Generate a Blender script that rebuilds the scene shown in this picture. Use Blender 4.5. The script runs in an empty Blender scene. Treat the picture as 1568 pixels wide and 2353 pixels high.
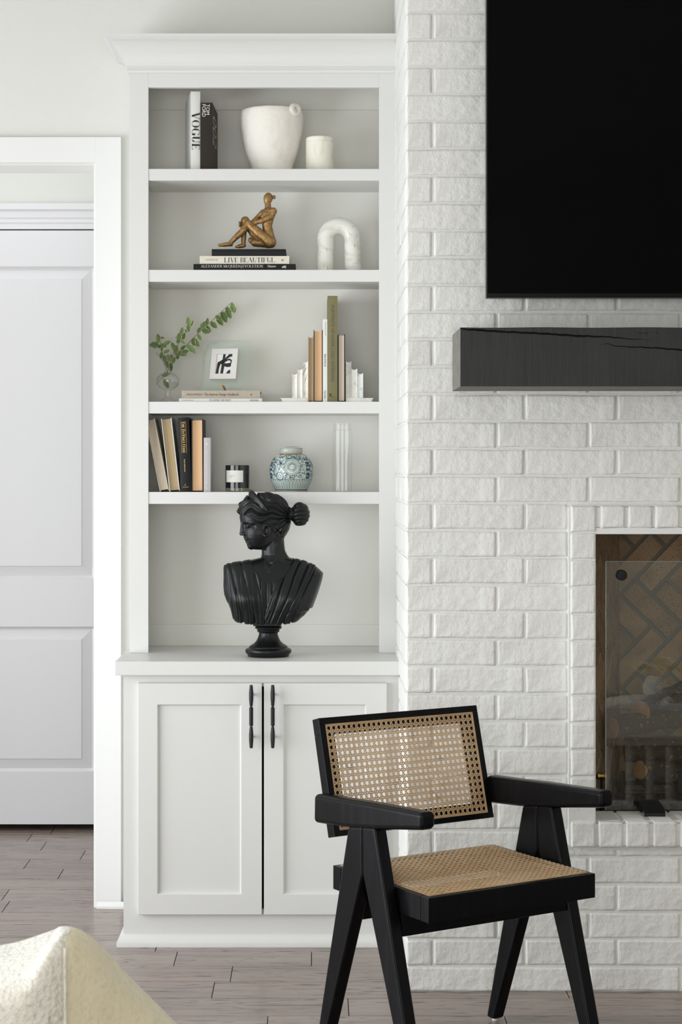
import bpy, bmesh, math, random
import numpy as np
from mathutils import Vector, Matrix, noise
random.seed(7)
R = math.radians
S = bpy.context.scene
COL = S.collection
# ---------------------------------------------------------------- camera, light, exposure
F, CX, CY, EYE = 4200.0, 720.0, 1085.0, 1.469      # focal length and principal point in photo pixels
cd = bpy.data.cameras.new('camera'); cam = bpy.data.objects.new('camera', cd); COL.objects.link(cam)
cam.location = (0, 0, EYE); cam.rotation_euler = (R(90), 0, 0)
cd.sensor_fit = 'AUTO'; cd.sensor_width = 36.0; cd.lens = F / 2353 * 36
cd.shift_x = (784 - CX) / 2353; cd.shift_y = -(1176.5 - CY) / 2353
cd.clip_start = 0.05
cd.dof.use_dof = True; cd.dof.focus_distance = 5.45; cd.dof.aperture_fstop = 13.0
S.camera = cam
w = bpy.data.worlds.new('world'); S.world = w; w.use_nodes = True
w.node_tree.nodes['Background'].inputs[0].default_value = (0.80, 0.88, 1.0, 1)
w.node_tree.nodes['Background'].inputs[1].default_value = 1.0
def area(name, loc, rot, sx, sy, power, col):
    l = bpy.data.lights.new(name, 'AREA'); l.shape = 'RECTANGLE'; l.size = sx; l.size_y = sy
    l.energy = power; l.color = col
    o = bpy.data.objects.new(name, l); COL.objects.link(o); o.location = loc; o.rotation_euler = rot
    return o
# daylight at the left window opening, plus added fill lamps at rear and in hall
area('window_light_side', (-2.72, 3.7, 1.12), (0, R(-90), 0), 1.95, 3.5, 112, (0.93, 0.97, 1.0))
area('rear_fill_light', (-0.75, -1.42, 1.45), (R(90), 0, 0), 3.0, 2.3, 66, (1.0, 0.98, 0.935))  # added fill from behind the camera, kept clear of the fire screen's mirror view
area('hall_light', (-1.9, 6.93, 2.95), (0, 0, 0), 2.4, 0.9, 10, (0.95, 0.96, 1.0))  # unseen overhead panel added to light the hall door
area('hall_side_fill', (-4.2, 6.85, 1.3), (0, R(-90), 0), 2.0, 0.8, 26, (0.96, 0.96, 1.0))  # unseen panel added at the hall end to lift the lower door
S.view_settings.view_transform = 'Standard'; S.view_settings.look = 'None'
S.view_settings.gamma = 1.0; S.view_settings.use_curve_mapping = False
S.view_settings.exposure = 0.08
S.cycles.use_denoising = True
S.cycles.max_bounces = 10; S.cycles.diffuse_bounces = 6; S.cycles.transmission_bounces = 10; S.cycles.transparent_max_bounces = 12
S.cycles.sample_clamp_indirect = 6.0
S.cycles.caustics_reflective = False; S.cycles.caustics_refractive = False

def X(px, Y): return (px - CX) * Y / F
def Z(py, Y): return EYE - (py - CY) * Y / F
# ---------------------------------------------------------------- materials
def N(nt, t, **kw):
    n = nt.nodes.new(t)
    for k, v in kw.items():
        if k in n.inputs: n.inputs[k].default_value = v
        else: setattr(n, k, v)
    return n
def mat(name, col, rough=0.5, bump=(), metal=0.0, spec=0.5, coat=0.0, var=None, obvar=0.0, sheen=0.0, tone=None):
    """bump: list of (scale xyz, detail, strength, distance); var: (scale xyz, colour2, lo, hi[, detail])"""
    m = bpy.data.materials.new(name); m.use_nodes = True; nt = m.node_tree
    b = nt.nodes['Principled BSDF']
    c4 = (*col, 1)
    b.inputs['Base Color'].default_value = c4
    b.inputs['Roughness'].default_value = rough; b.inputs['Metallic'].default_value = metal
    b.inputs['Specular IOR Level'].default_value = spec
    b.inputs['Coat Weight'].default_value = coat; b.inputs['Coat Roughness'].default_value = 0.15
    if sheen: b.inputs['Sheen Weight'].default_value = sheen
    tc = N(nt, 'ShaderNodeTexCoord')
    src = None
    vars_ = [] if var is None else (var if isinstance(var, list) else [var])
    cur = None
    for v in vars_:
        mp = N(nt, 'ShaderNodeMapping'); mp.inputs['Scale'].default_value = v[0]
        nt.links.new(tc.outputs['Object'], mp.inputs['Vector'])
        if obvar:
            oi = N(nt, 'ShaderNodeObjectInfo'); vm = N(nt, 'ShaderNodeVectorMath', operation='SCALE'); 
            cb = N(nt, 'ShaderNodeCombineXYZ')
            for i in range(3): nt.links.new(oi.outputs['Random'], cb.inputs[i])
            nt.links.new(cb.outputs[0], vm.inputs[0]); vm.inputs['Scale'].default_value = 40.0
            nt.links.new(vm.outputs[0], mp.inputs['Location'])
        nz = N(nt, 'ShaderNodeTexNoise'); nz.inputs['Scale'].default_value = 1.0
        nz.inputs['Detail'].default_value = v[4] if len(v) > 4 else 4.0
        if len(v) > 5: nz.inputs['Distortion'].default_value = v[5]
        nt.links.new(mp.outputs[0], nz.inputs['Vector'])
        mr = N(nt, 'ShaderNodeMapRange'); mr.inputs['From Min'].default_value = v[2]; mr.inputs['From Max'].default_value = v[3]
        nt.links.new(nz.outputs['Fac'], mr.inputs['Value'])
        mx = N(nt, 'ShaderNodeMix', data_type='RGBA')
        mx.inputs[6].default_value = c4
        if cur is not None: nt.links.new(cur, mx.inputs[6])
        mx.inputs[7].default_value = (*v[1], 1)
        nt.links.new(mr.outputs[0], mx.inputs[0]); cur = mx.outputs[2]
    if obvar:
        oi = N(nt, 'ShaderNodeObjectInfo'); hs = N(nt, 'ShaderNodeHueSaturation')
        mr = N(nt, 'ShaderNodeMapRange'); mr.inputs['To Min'].default_value = 1 - obvar; mr.inputs['To Max'].default_value = 1 + obvar
        nt.links.new(oi.outputs['Random'], mr.inputs['Value']); nt.links.new(mr.outputs[0], hs.inputs['Value'])
        hs.inputs['Color'].default_value = c4
        if cur is not None: nt.links.new(cur, hs.inputs['Color'])
        cur = hs.outputs[0]
    if cur is not None: nt.links.new(cur, b.inputs['Base Color'])
    prev = None
    for sc, det, st, dist in bump:
        mp = N(nt, 'ShaderNodeMapping'); mp.inputs['Scale'].default_value = sc
        nt.links.new(tc.outputs['Object'], mp.inputs['Vector'])
        nz = N(nt, 'ShaderNodeTexNoise'); nz.inputs['Scale'].default_value = 1.0; nz.inputs['Detail'].default_value = det
        nt.links.new(mp.outputs[0], nz.inputs['Vector'])
        bp = N(nt, 'ShaderNodeBump'); bp.inputs['Strength'].default_value = st; bp.inputs['Distance'].default_value = dist
        nt.links.new(nz.outputs['Fac'], bp.inputs['Height'])
        if prev is not None: nt.links.new(prev, bp.inputs['Normal'])
        prev = bp.outputs['Normal']
    if prev is not None: nt.links.new(prev, b.inputs['Normal'])
    return m
def glass(name, col=(1, 1, 1), rough=0.0, f0=0.045, edge=0.0):
    """clear thin-walled glass: transparent body with mirror reflection that grows towards grazing angles"""
    m = bpy.data.materials.new(name); m.use_nodes = True; nt = m.node_tree
    nt.nodes.remove(nt.nodes['Principled BSDF']); out = nt.nodes['Material Output']
    tr = N(nt, 'ShaderNodeBsdfTransparent'); tr.inputs[0].default_value = (*col, 1)
    gl = N(nt, 'ShaderNodeBsdfGlossy'); gl.inputs['Color'].default_value = (1, 1, 1, 1); gl.inputs['Roughness'].default_value = rough
    lw = N(nt, 'ShaderNodeLayerWeight'); lw.inputs['Blend'].default_value = 0.5
    pw = N(nt, 'ShaderNodeMath', operation='POWER'); pw.inputs[1].default_value = 4.5
    nt.links.new(lw.outputs['Facing'], pw.inputs[0])
    ma = N(nt, 'ShaderNodeMath', operation='MULTIPLY_ADD'); ma.inputs[1].default_value = 0.9-f0; ma.inputs[2].default_value = f0
    nt.links.new(pw.outputs[0], ma.inputs[0])
    mx = N(nt, 'ShaderNodeMixShader'); nt.links.new(ma.outputs[0], mx.inputs[0]); nt.links.new(tr.outputs[0], mx.inputs[1]); nt.links.new(gl.outputs[0], mx.inputs[2])
    if edge:
        mr = N(nt, 'ShaderNodeMapRange'); mr.inputs['From Min'].default_value = .55; mr.inputs['From Max'].default_value = 1.0
        nt.links.new(lw.outputs['Facing'], mr.inputs['Value'])
        mc = N(nt, 'ShaderNodeMix', data_type='RGBA'); mc.inputs[6].default_value = (*col, 1); mc.inputs[7].default_value = (*[c*(1-edge) for c in col], 1)
        nt.links.new(mr.outputs[0], mc.inputs[0]); nt.links.new(mc.outputs[2], tr.inputs[0])
    nt.links.new(mx.outputs[0], out.inputs['Surface']); return m
def glass_solid(name, col=(1, 1, 1), rough=0.0, ior=1.45):
    m = bpy.data.materials.new(name); m.use_nodes = True; nt = m.node_tree
    b = nt.nodes['Principled BSDF']
    b.inputs['Base Color'].default_value = (*col, 1); b.inputs['Roughness'].default_value = rough
    b.inputs['Transmission Weight'].default_value = 1.0; b.inputs['IOR'].default_value = ior
    return m
k3 = lambda a: (a, a, a)
MT = {}
MT['wall'] = mat('wall_paint', (0.71, 0.71, 0.67), 0.75, [(k3(55), 3, 0.25, 0.002)])
MT['hallwall'] = mat('hall_paint', (0.66, 0.67, 0.63), 0.8, [(k3(60), 3, 0.25, 0.002)])
MT['ceil'] = mat('ceiling_paint', (0.82, 0.82, 0.79), 0.85, [(k3(50), 3, 0.3, 0.002)])
MT['trim'] = mat('trim_paint', (0.79, 0.79, 0.775), 0.38, [(k3(30), 2, 0.05, 0.001)])
MT['joinery'] = mat('joinery_paint', (0.69, 0.69, 0.672), 0.36, [(k3(26), 2, 0.06, 0.001)])
MT['inner'] = mat('cabinet_back_paint', (0.79, 0.782, 0.73), 0.5, [(k3(30), 2, 0.06, 0.001)])
MT['door'] = mat('door_paint', (0.70, 0.695, 0.71), 0.4)
MT['brick'] = mat('painted_brick', (0.79, 0.79, 0.755), 0.55,
    [((38, 38, 38), 8, 0.85, 0.0055), ((180, 180, 130), 4, 0.5, 0.0014), ((13, 13, 13), 3, 0.5, 0.007)], obvar=0.012, var=(k3(9), (0.77, 0.765, 0.73), .45, .7))
MT['mortar'] = mat('painted_mortar', (0.76, 0.76, 0.73), 0.6, [((70, 70, 90), 5, 0.6, 0.003)])
MT['plank'] = mat('oak_plank', (0.285, 0.220, 0.188), 0.30, [((4, 90, 90), 5, 0.22, 0.001)], obvar=0.09, coat=0.25,
    var=[((0.8, 16, 16), (0.225, 0.172, 0.150), .42, .62, 5, 1.0), ((3.2, 42, 42), (0.075, 0.055, 0.047), .565, .62, 8, 3.5)])
MT['gap'] = mat('plank_gap', (0.03, 0.024, 0.022), 0.8)
MT['black_wood'] = mat('ebonised_wood', (0.0028, 0.0028, 0.0036), 0.30, [((130, 130, 9), 4, 0.35, 0.0006)], spec=0.13, var=((50, 50, 5), (0.006, 0.0055, 0.0075), .5, .7))
MT['cane'] = mat('woven_cane', (0.60, 0.405, 0.225), 0.42, var=[(k3(38), (0.40, 0.23, 0.11), .56, .72, 5), (k3(9), (0.66, 0.47, 0.28), .4, .6)])
MT['cane_dark'] = mat('cane_edging', (0.55, 0.36, 0.20), 0.45, var=(k3(30), (0.38, 0.22, 0.11), .5, .7))
MT['glide'] = mat('white_plastic', (0.7, 0.7, 0.7), 0.4)
MT['mantel'] = mat('charcoal_beam', (0.036, 0.036, 0.034), 0.62, [((70, 40, 7), 4, 0.6, 0.003), ((200, 40, 60), 3, 0.4, 0.0012)], var=(k3(5), (0.030, 0.030, 0.030), .4, .6), spec=.25)
MT['mantel_end'] = mat('weathered_beam', (0.185, 0.178, 0.155), 0.7, [((60, 60, 15), 4, 0.5, 0.002)], var=((10, 50, 30), (0.13, 0.125, 0.11), .45, .65))
MT['crack'] = mat('beam_crack', (0.006, 0.006, 0.006), 0.9)
MT['screen'] = mat('screen_glass', (0.0022, 0.0022, 0.0024), 0.16, spec=0.05)
MT['bezel'] = mat('bezel_plastic', (0.004, 0.004, 0.004), 0.3, spec=0.15)
MT['black_metal'] = mat('black_metal', (0.008, 0.008, 0.009), 0.42, spec=.3)
MT['bust'] = mat('black_resin', (0.006, 0.007, 0.0075), 0.33, [(k3(60), 3, 0.12, 0.001)], spec=0.30)
MT['bronze'] = mat('aged_gold', (0.33, 0.185, 0.065), 0.42, [(k3(260), 5, 0.6, 0.001), (k3(90), 3, 0.4, 0.001)], metal=0.55,
    var=[(k3(60), (0.42, 0.25, 0.10), .42, .62, 5), ((150, 150, 260), (0.05, 0.03, 0.016), .52, .68, 7, 1.2)])
MT['plaster'] = mat('rough_plaster', (0.80, 0.765, 0.70), 0.85, [(k3(60), 6, 0.5, 0.004), (k3(22), 3, 0.35, 0.006)], var=[(k3(18), (0.74, 0.68, 0.60), .55, .75), (k3(240), (0.35, 0.3, 0.25), .70, .76, 2)])
MT['alabaster'] = mat('veined_alabaster', (0.82, 0.80, 0.70), 0.4, var=[((20, 20, 9), (0.70, 0.66, 0.52), .52, .66, 5, 1.5)])
MT['marble'] = mat('white_marble', (0.77, 0.762, 0.71), 0.28, [(k3(25), 2, 0.1, 0.002)], var=[((9, 9, 15), (0.66, 0.645, 0.57), .48, .60, 6, 2.0), ((30, 30, 9), (0.36, 0.33, 0.26), .645, .68, 4, 3.0)])
MT['marble_grey'] = mat('grey_veined_marble', (0.72, 0.73, 0.70), 0.3, var=[((14, 14, 9), (0.50, 0.52, 0.50), .50, .62, 5, 2.0), ((30, 30, 16), (0.16, 0.16, 0.17), .60, .66, 5, 2.6)])
MT['glass'] = glass('clear_glass', (0.98, 0.985, 0.98), edge=.22, f0=.06)
MT['glass_green'] = glass('pale_green_glass', (0.95, 0.982, 0.965))
MT['screen_pane'] = glass('fire_screen_glass', (0.96, 0.975, 0.965), f0=0.062)
MT['glass_crystal'] = glass('crystal', (0.985, 0.985, 0.985), edge=.12, f0=.035)
MT['firebrick'] = mat('fire_brick', (0.37, 0.255, 0.155), 0.9, [(k3(60), 5, 0.5, 0.003)], obvar=0.16, var=[(k3(12), (0.27, 0.185, 0.115), .45, .65), (k3(300), (0.06, 0.045, 0.035), .62, .67, 2)])
MT['firemortar'] = mat('fire_mortar', (0.19, 0.18, 0.155), 0.95, [(k3(90), 4, 0.5, 0.002)])
MT['soot_and_shade'] = mat('soot_and_shade', (0.012, 0.011, 0.010), 0.9, [(k3(40), 4, 0.6, 0.01)])  # fireplace soot; also blackens the shade behind the hall door and inside the cabinet
MT['bark'] = mat('log_bark', (0.035, 0.026, 0.018), 0.95, [(k3(55), 6, 1.0, 0.01)], var=[(k3(70), (0.24, 0.15, 0.07), .60, .66, 5)])
MT['logend'] = mat('cut_log_end', (0.33, 0.17, 0.075), 0.8, [(k3(40), 4, 0.4, 0.003)], var=[(k3(30), (0.18, 0.085, 0.035), .5, .7)])
MT['ember'] = mat('ember_gravel', (0.06, 0.05, 0.04), 0.95, [(k3(60), 5, 0.9, 0.006)], var=[(k3(60), (0.16, 0.09, 0.04), .58, .7)])
MT['edge_highlight'] = mat('glass_edge_highlight', (0.42, 0.46, 0.42), 0.2)
MT['brass'] = mat('brass', (0.55, 0.38, 0.12), 0.3, metal=1.0)
MT['boucle'] = mat('cream_boucle', (0.86, 0.83, 0.74), 0.95, [(k3(150), 5, 1.0, 0.006), (k3(60), 3, 0.6, 0.008)], sheen=0.3, var=(k3(90), (0.72, 0.68, 0.57), .5, .7))
MT['flannel'] = mat('cream_flannel', (0.88, 0.79, 0.56), 0.95, [(k3(220), 4, 0.6, 0.002), (k3(16), 2, 0.3, 0.01)], sheen=0.3, var=[(k3(14), (0.92, 0.85, 0.64), .45, .62), (k3(120), (0.80, 0.71, 0.48), .5, .66)])
MT['white_cover'] = mat('white_cover', (0.72, 0.72, 0.69), 0.35)
MT['brown_cover'] = mat('dark_brown_cover', (0.022, 0.016, 0.011), 0.5, spec=.25)
MT['black_cover'] = mat('black_cover', (0.009, 0.009, 0.010), 0.5, spec=.25)
MT['linen'] = mat('linen_cover', (0.44, 0.38, 0.30), 0.85, [((900, 900, 900), 1, 0.4, 0.0005)], var=[((14, 300, 500), (0.36, 0.31, 0.25), .5, .7), ((500, 300, 14), (0.50, 0.43, 0.34), .5, .7)])
MT['ivory_cover'] = mat('ivory_cover', (0.70, 0.66, 0.56), 0.5)
MT['olive'] = mat('olive_cloth', (0.185, 0.165, 0.075), 0.75, [(k3(900), 1, 0.4, 0.0004)])
MT['photo'] = mat('cover_photo', (0.38, 0.28, 0.24), 0.5, var=(k3(30), (0.60, 0.52, 0.44), .4, .6))
MT['lilac'] = mat('pale_lilac_cover', (0.50, 0.47, 0.475), 0.55)
MT['cream_cover'] = mat('cream_cover', (0.62, 0.56, 0.44), 0.7)
MT['kraft_cover'] = mat('kraft_cover', (0.42, 0.30, 0.18), 0.7)
def pages(name, c, c2):
    return mat(name, c, 0.85, [((1, 1, 1), 0, 0.0, 0.001)], var=((900, 12, 3), c2, .42, .66, 2))
MT['pages_cream'] = pages('pages_cream', (0.58, 0.50, 0.40), (0.50, 0.42, 0.33))
MT['pages_tan'] = pages('pages_tan', (0.46, 0.35, 0.20), (0.30, 0.22, 0.12))
MT['pages_peach'] = pages('pages_peach', (0.70, 0.45, 0.25), (0.58, 0.37, 0.20))
MT['ink'] = mat('black_ink', (0.015, 0.015, 0.015), 0.6)
MT['ink_grey'] = mat('grey_ink', (0.10, 0.09, 0.08), 0.6)
MT['ink_soft'] = mat('soft_grey_ink', (0.32, 0.31, 0.29), 0.6)
MT['ink_gold'] = mat('gold_foil', (0.62, 0.43, 0.14), 0.35, metal=0.5)
MT['ink_white'] = mat('white_ink', (0.75, 0.74, 0.68), 0.5)
MT['paper'] = mat('mat_board', (0.74, 0.72, 0.69), 0.9)
MT['paper_white'] = mat('print_paper', (0.80, 0.80, 0.79), 0.9)
MT['leaf'] = mat('leaf_green', (0.105, 0.185, 0.060), 0.45, obvar=0.22, var=(k3(60), (0.17, 0.25, 0.10), .4, .65))
MT['leaf_edge'] = mat('leaf_edge', (0.50, 0.50, 0.20), 0.5)
MT['stem'] = mat('green_stem', (0.22, 0.17, 0.07), 0.6)
MT['amber'] = mat('amber', (0.75, 0.30, 0.03), 0.25, spec=0.7)
MT['twig'] = mat('brown_wood', (0.20, 0.10, 0.045), 0.6)
MT['celadon'] = mat('celadon_glaze', (0.47, 0.54, 0.46), 0.16, coat=0.4, var=(k3(25), (0.52, 0.58, 0.50), .4, .6))
MT['cobalt'] = mat('cobalt_paint', (0.008, 0.040, 0.105), 0.3, spec=.3)
MT['cobalt_soft'] = mat('cobalt_wash', (0.045, 0.125, 0.215), 0.3, spec=.3)
MT['petal'] = mat('pale_glaze_petal', (0.60, 0.66, 0.62), 0.25)
MT['clay'] = mat('bare_clay', (0.50, 0.38, 0.25), 0.8)
MT['candle_glass'] = mat('black_glass', (0.003, 0.003, 0.004), 0.05, spec=0.7)
MT['candle_base'] = glass('smoked_glass', (0.74, 0.77, 0.70), edge=.3)
MT['label'] = mat('paper_label', (0.70, 0.69, 0.64), 0.7)
MT['wax'] = mat('ivory_wax', (0.7, 0.66, 0.55), 0.5)
# ---------------------------------------------------------------- mesh helpers
class MB:
    def __init__(s): s.v = []; s.f = []; s.m = []; s.wn = False
    def add(s, vs, fs, m=0):
        o = len(s.v); s.v += [tuple(map(float, p)) for p in vs]
        for f in fs: s.f.append(tuple(i + o for i in f)); s.m.append(m)
        return s
    def box(s, x0, x1, y0, y1, z0, z1, m=0):
        if x0 > x1: x0, x1 = x1, x0
        if y0 > y1: y0, y1 = y1, y0
        if z0 > z1: z0, z1 = z1, z0
        return s.add([(x0,y0,z0),(x1,y0,z0),(x1,y1,z0),(x0,y1,z0),(x0,y0,z1),(x1,y0,z1),(x1,y1,z1),(x0,y1,z1)],
              [(0,3,2,1),(4,5,6,7),(0,1,5,4),(1,2,6,5),(2,3,7,6),(3,0,4,7)], m)
    def cbox(s, x0, x1, y0, y1, z0, z1, b=0.002, m=0):
        s.wn = True
        bm = bmesh.new(); bmesh.ops.create_cube(bm, size=1.0)
        for v in bm.verts: v.co = Vector(((x0+x1)/2 + v.co.x*abs(x1-x0), (y0+y1)/2 + v.co.y*abs(y1-y0), (z0+z1)/2 + v.co.z*abs(z1-z0)))
        b = min(b, abs(x1-x0)*.45, abs(y1-y0)*.45, abs(z1-z0)*.45)
        bmesh.ops.bevel(bm, geom=bm.edges[:], offset=b, segments=2, affect='EDGES', profile=0.6)
        return s.frombm(bm, m)
    def frombm(s, bm, m=0):
        bm.verts.index_update()
        s.add([v.co[:] for v in bm.verts], [[v.index for v in f.verts] for f in bm.faces], m); bm.free(); return s
    def loft(s, rings, cap=True, closed=True, m=0):
        n = len(rings[0]); vs = [p for r in rings for p in r]; fs = []
        for k in range(len(rings)-1):
            for i in range(n if closed else n-1):
                j = (i+1) % n
                fs.append((k*n+i, k*n+j, (k+1)*n+j, (k+1)*n+i))
        if cap and closed: fs += [tuple(reversed(range(n))), tuple(range((len(rings)-1)*n, len(rings)*n))]
        return s.add(vs, fs, m)
    def lathe(s, prof, n=48, c=(0,0), cap=True, m=0):
        return s.loft([[(c[0]+r*math.cos(2*math.pi*i/n), c[1]+r*math.sin(2*math.pi*i/n), z) for i in range(n)] for r, z in prof], cap, True, m)
    def tube(s, pts, rad, n=8, m=0, cap=True):
        pts = [Vector(p) for p in pts]; rr = rad if hasattr(rad, '__len__') else [rad]*len(pts)
        rings = []; up = None
        for i, p in enumerate(pts):
            t = (pts[min(i+1, len(pts)-1)] - pts[max(i-1, 0)]).normalized()
            if up is None:
                up = Vector((0,0,1)) if abs(t.z) < .9 else Vector((1,0,0))
                up = (up - t*up.dot(t)).normalized()
            else: up = (up - t*up.dot(t)).normalized()
            b = t.cross(up)
            rings.append([tuple(p + (up*math.cos(2*math.pi*k/n) + b*math.sin(2*math.pi*k/n))*rr[i]) for k in range(n)])
        return s.loft(rings, cap, True, m)
    def prism(s, poly, y0, y1, fn=lambda a, b, y: (a, y, b), m=0):
        n = len(poly)
        vs = [fn(a, b, y0) for a, b in poly] + [fn(a, b, y1) for a, b in poly]
        fs = [tuple(range(n)), tuple(reversed(range(n, 2*n)))] + [(i, i+n, (i+1) % n + n, (i+1) % n) for i in range(n)]
        return s.add(vs, fs, m)
    def tf(s, fn): s.v = [tuple(fn(Vector(p))) for p in s.v]; return s
    def mesh(s, name, mats, smooth=35, fix=True):
        me = bpy.data.meshes.new(name); me.from_pydata(s.v, [], s.f); 
        for mm in (mats if isinstance(mats, (list, tuple)) else [mats]): me.materials.append(mm)
        if any(s.m): me.polygons.foreach_set('material_index', s.m)
        if fix:
            bm = bmesh.new(); bm.from_mesh(me); bmesh.ops.recalc_face_normals(bm, faces=bm.faces[:]); bm.to_mesh(me); bm.free()
        if smooth:
            me.polygons.foreach_set('use_smooth', [True]*len(me.polygons)); me.set_sharp_from_angle(angle=R(smooth))
        me.update(); return me
    def build(s, name, mats, parent=None, smooth=35, fix=True, loc=None):
        o = link(name, s.mesh(name, mats, smooth, fix), parent, loc)
        if s.wn:
            md = o.modifiers.new('weighted_normals', 'WEIGHTED_NORMAL'); md.keep_sharp = True; md.weight = 80
        return o
def link(name, me, parent=None, loc=None, rot=None):
    o = bpy.data.objects.new(name, me); COL.objects.link(o)
    if parent is not None: o.parent = parent
    if loc is not None: o.location = loc
    if rot is not None: o.rotation_euler = rot
    return o
def thing(name, label, cat, loc=(0,0,0), rot=(0,0,0), group=None):
    o = bpy.data.objects.new(name, None); COL.objects.link(o); o.location = loc; o.rotation_euler = rot
    o.empty_display_size = 0.05; o['label'] = label; o['category'] = cat
    if group: o['group'] = group
    return o
def tag(o, label, cat, group=None):
    o['label'] = label; o['category'] = cat
    if group: o['group'] = group
    return o
def struct(o, label=None):
    o['kind'] = 'structure'
    if label: o['label'] = label
    return o
def ring_frame(mb, x0, x1, z0, z1, i0, i1, j0, j1, yf, yb_, b=.001):
    """one-piece rectangular frame (outer x0..z1, opening i0..j1), front at yf, back at yb_"""
    O = lambda e, y: [(x0+e, y, z0+e), (x1-e, y, z0+e), (x1-e, y, z1-e), (x0+e, y, z1-e)]
    I = lambda e, y: [(i0-e, y, j0-e), (i1+e, y, j0-e), (i1+e, y, j1+e), (i0-e, y, j1+e)]
    mb.loft([O(0, yb_), O(0, yf+b), O(b, yf), I(b, yf), I(0, yf+b), I(0, yb_), O(0, yb_)], cap=False); return mb
def chaikin(p, n=2, closed=False):
    for _ in range(n):
        q = []
        m = len(p)
        rng = range(m) if closed else range(m-1)
        if not closed: q.append(p[0])
        for i in rng:
            a, b = np.array(p[i], float), np.array(p[(i+1) % m], float)
            q += [tuple(a*.75+b*.25), tuple(a*.25+b*.75)]
        if not closed: q.append(p[-1])
        p = q
    return p
def remesh(mb, name, mats, voxel, smooth_it=4, parent=None, disp=None, fac=0.5):
    me = mb.mesh(name+'_src', mats, 0)
    o = bpy.data.objects.new(name+'_src', me); COL.objects.link(o)
    md = o.modifiers.new('r', 'REMESH'); md.mode = 'VOXEL'; md.voxel_size = voxel
    if smooth_it:
        sm = o.modifiers.new('s', 'SMOOTH'); sm.iterations = smooth_it; sm.factor = fac
    dg = bpy.context.evaluated_depsgraph_get()
    m2 = bpy.data.meshes.new_from_object(o.evaluated_get(dg)); m2.name = name
    bpy.data.objects.remove(o); bpy.data.meshes.remove(me)
    if disp is not None:
        n = len(m2.vertices); co = np.empty(n*3); m2.vertices.foreach_get('co', co); co = co.reshape(-1, 3)
        no = np.empty(n*3); m2.vertices.foreach_get('normal', no); no = no.reshape(-1, 3)
        m2.vertices.foreach_set('co', disp(co, no).ravel())
    m2.polygons.foreach_set('use_smooth', [True]*len(m2.polygons)); m2.update()
    m2.materials.clear(); m2.materials.append(mats)
    return link(name, m2, parent)
def ell(mb, c, r, rot=None, seg=20, m=0):
    bm = bmesh.new(); bmesh.ops.create_uvsphere(bm, u_segments=seg, v_segments=max(8, seg*2//3), radius=1.0)
    M = Matrix.Diagonal((*r, 1))
    if rot is not None: M = rot.to_4x4() @ M
    M = Matrix.Translation(c) @ M
    bm.transform(M); return mb.frombm(bm, m)
def cap(mb, a, ra, b, rb, n=14, m=0):
    """tapered capsule"""
    a = Vector(a); b = Vector(b); ell(mb, a, (ra,)*3, seg=n, m=m); ell(mb, b, (rb,)*3, seg=n, m=m)
    if (b-a).length > 1e-5: mb.tube([a, b], [ra, rb], n, m)
    return mb
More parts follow.
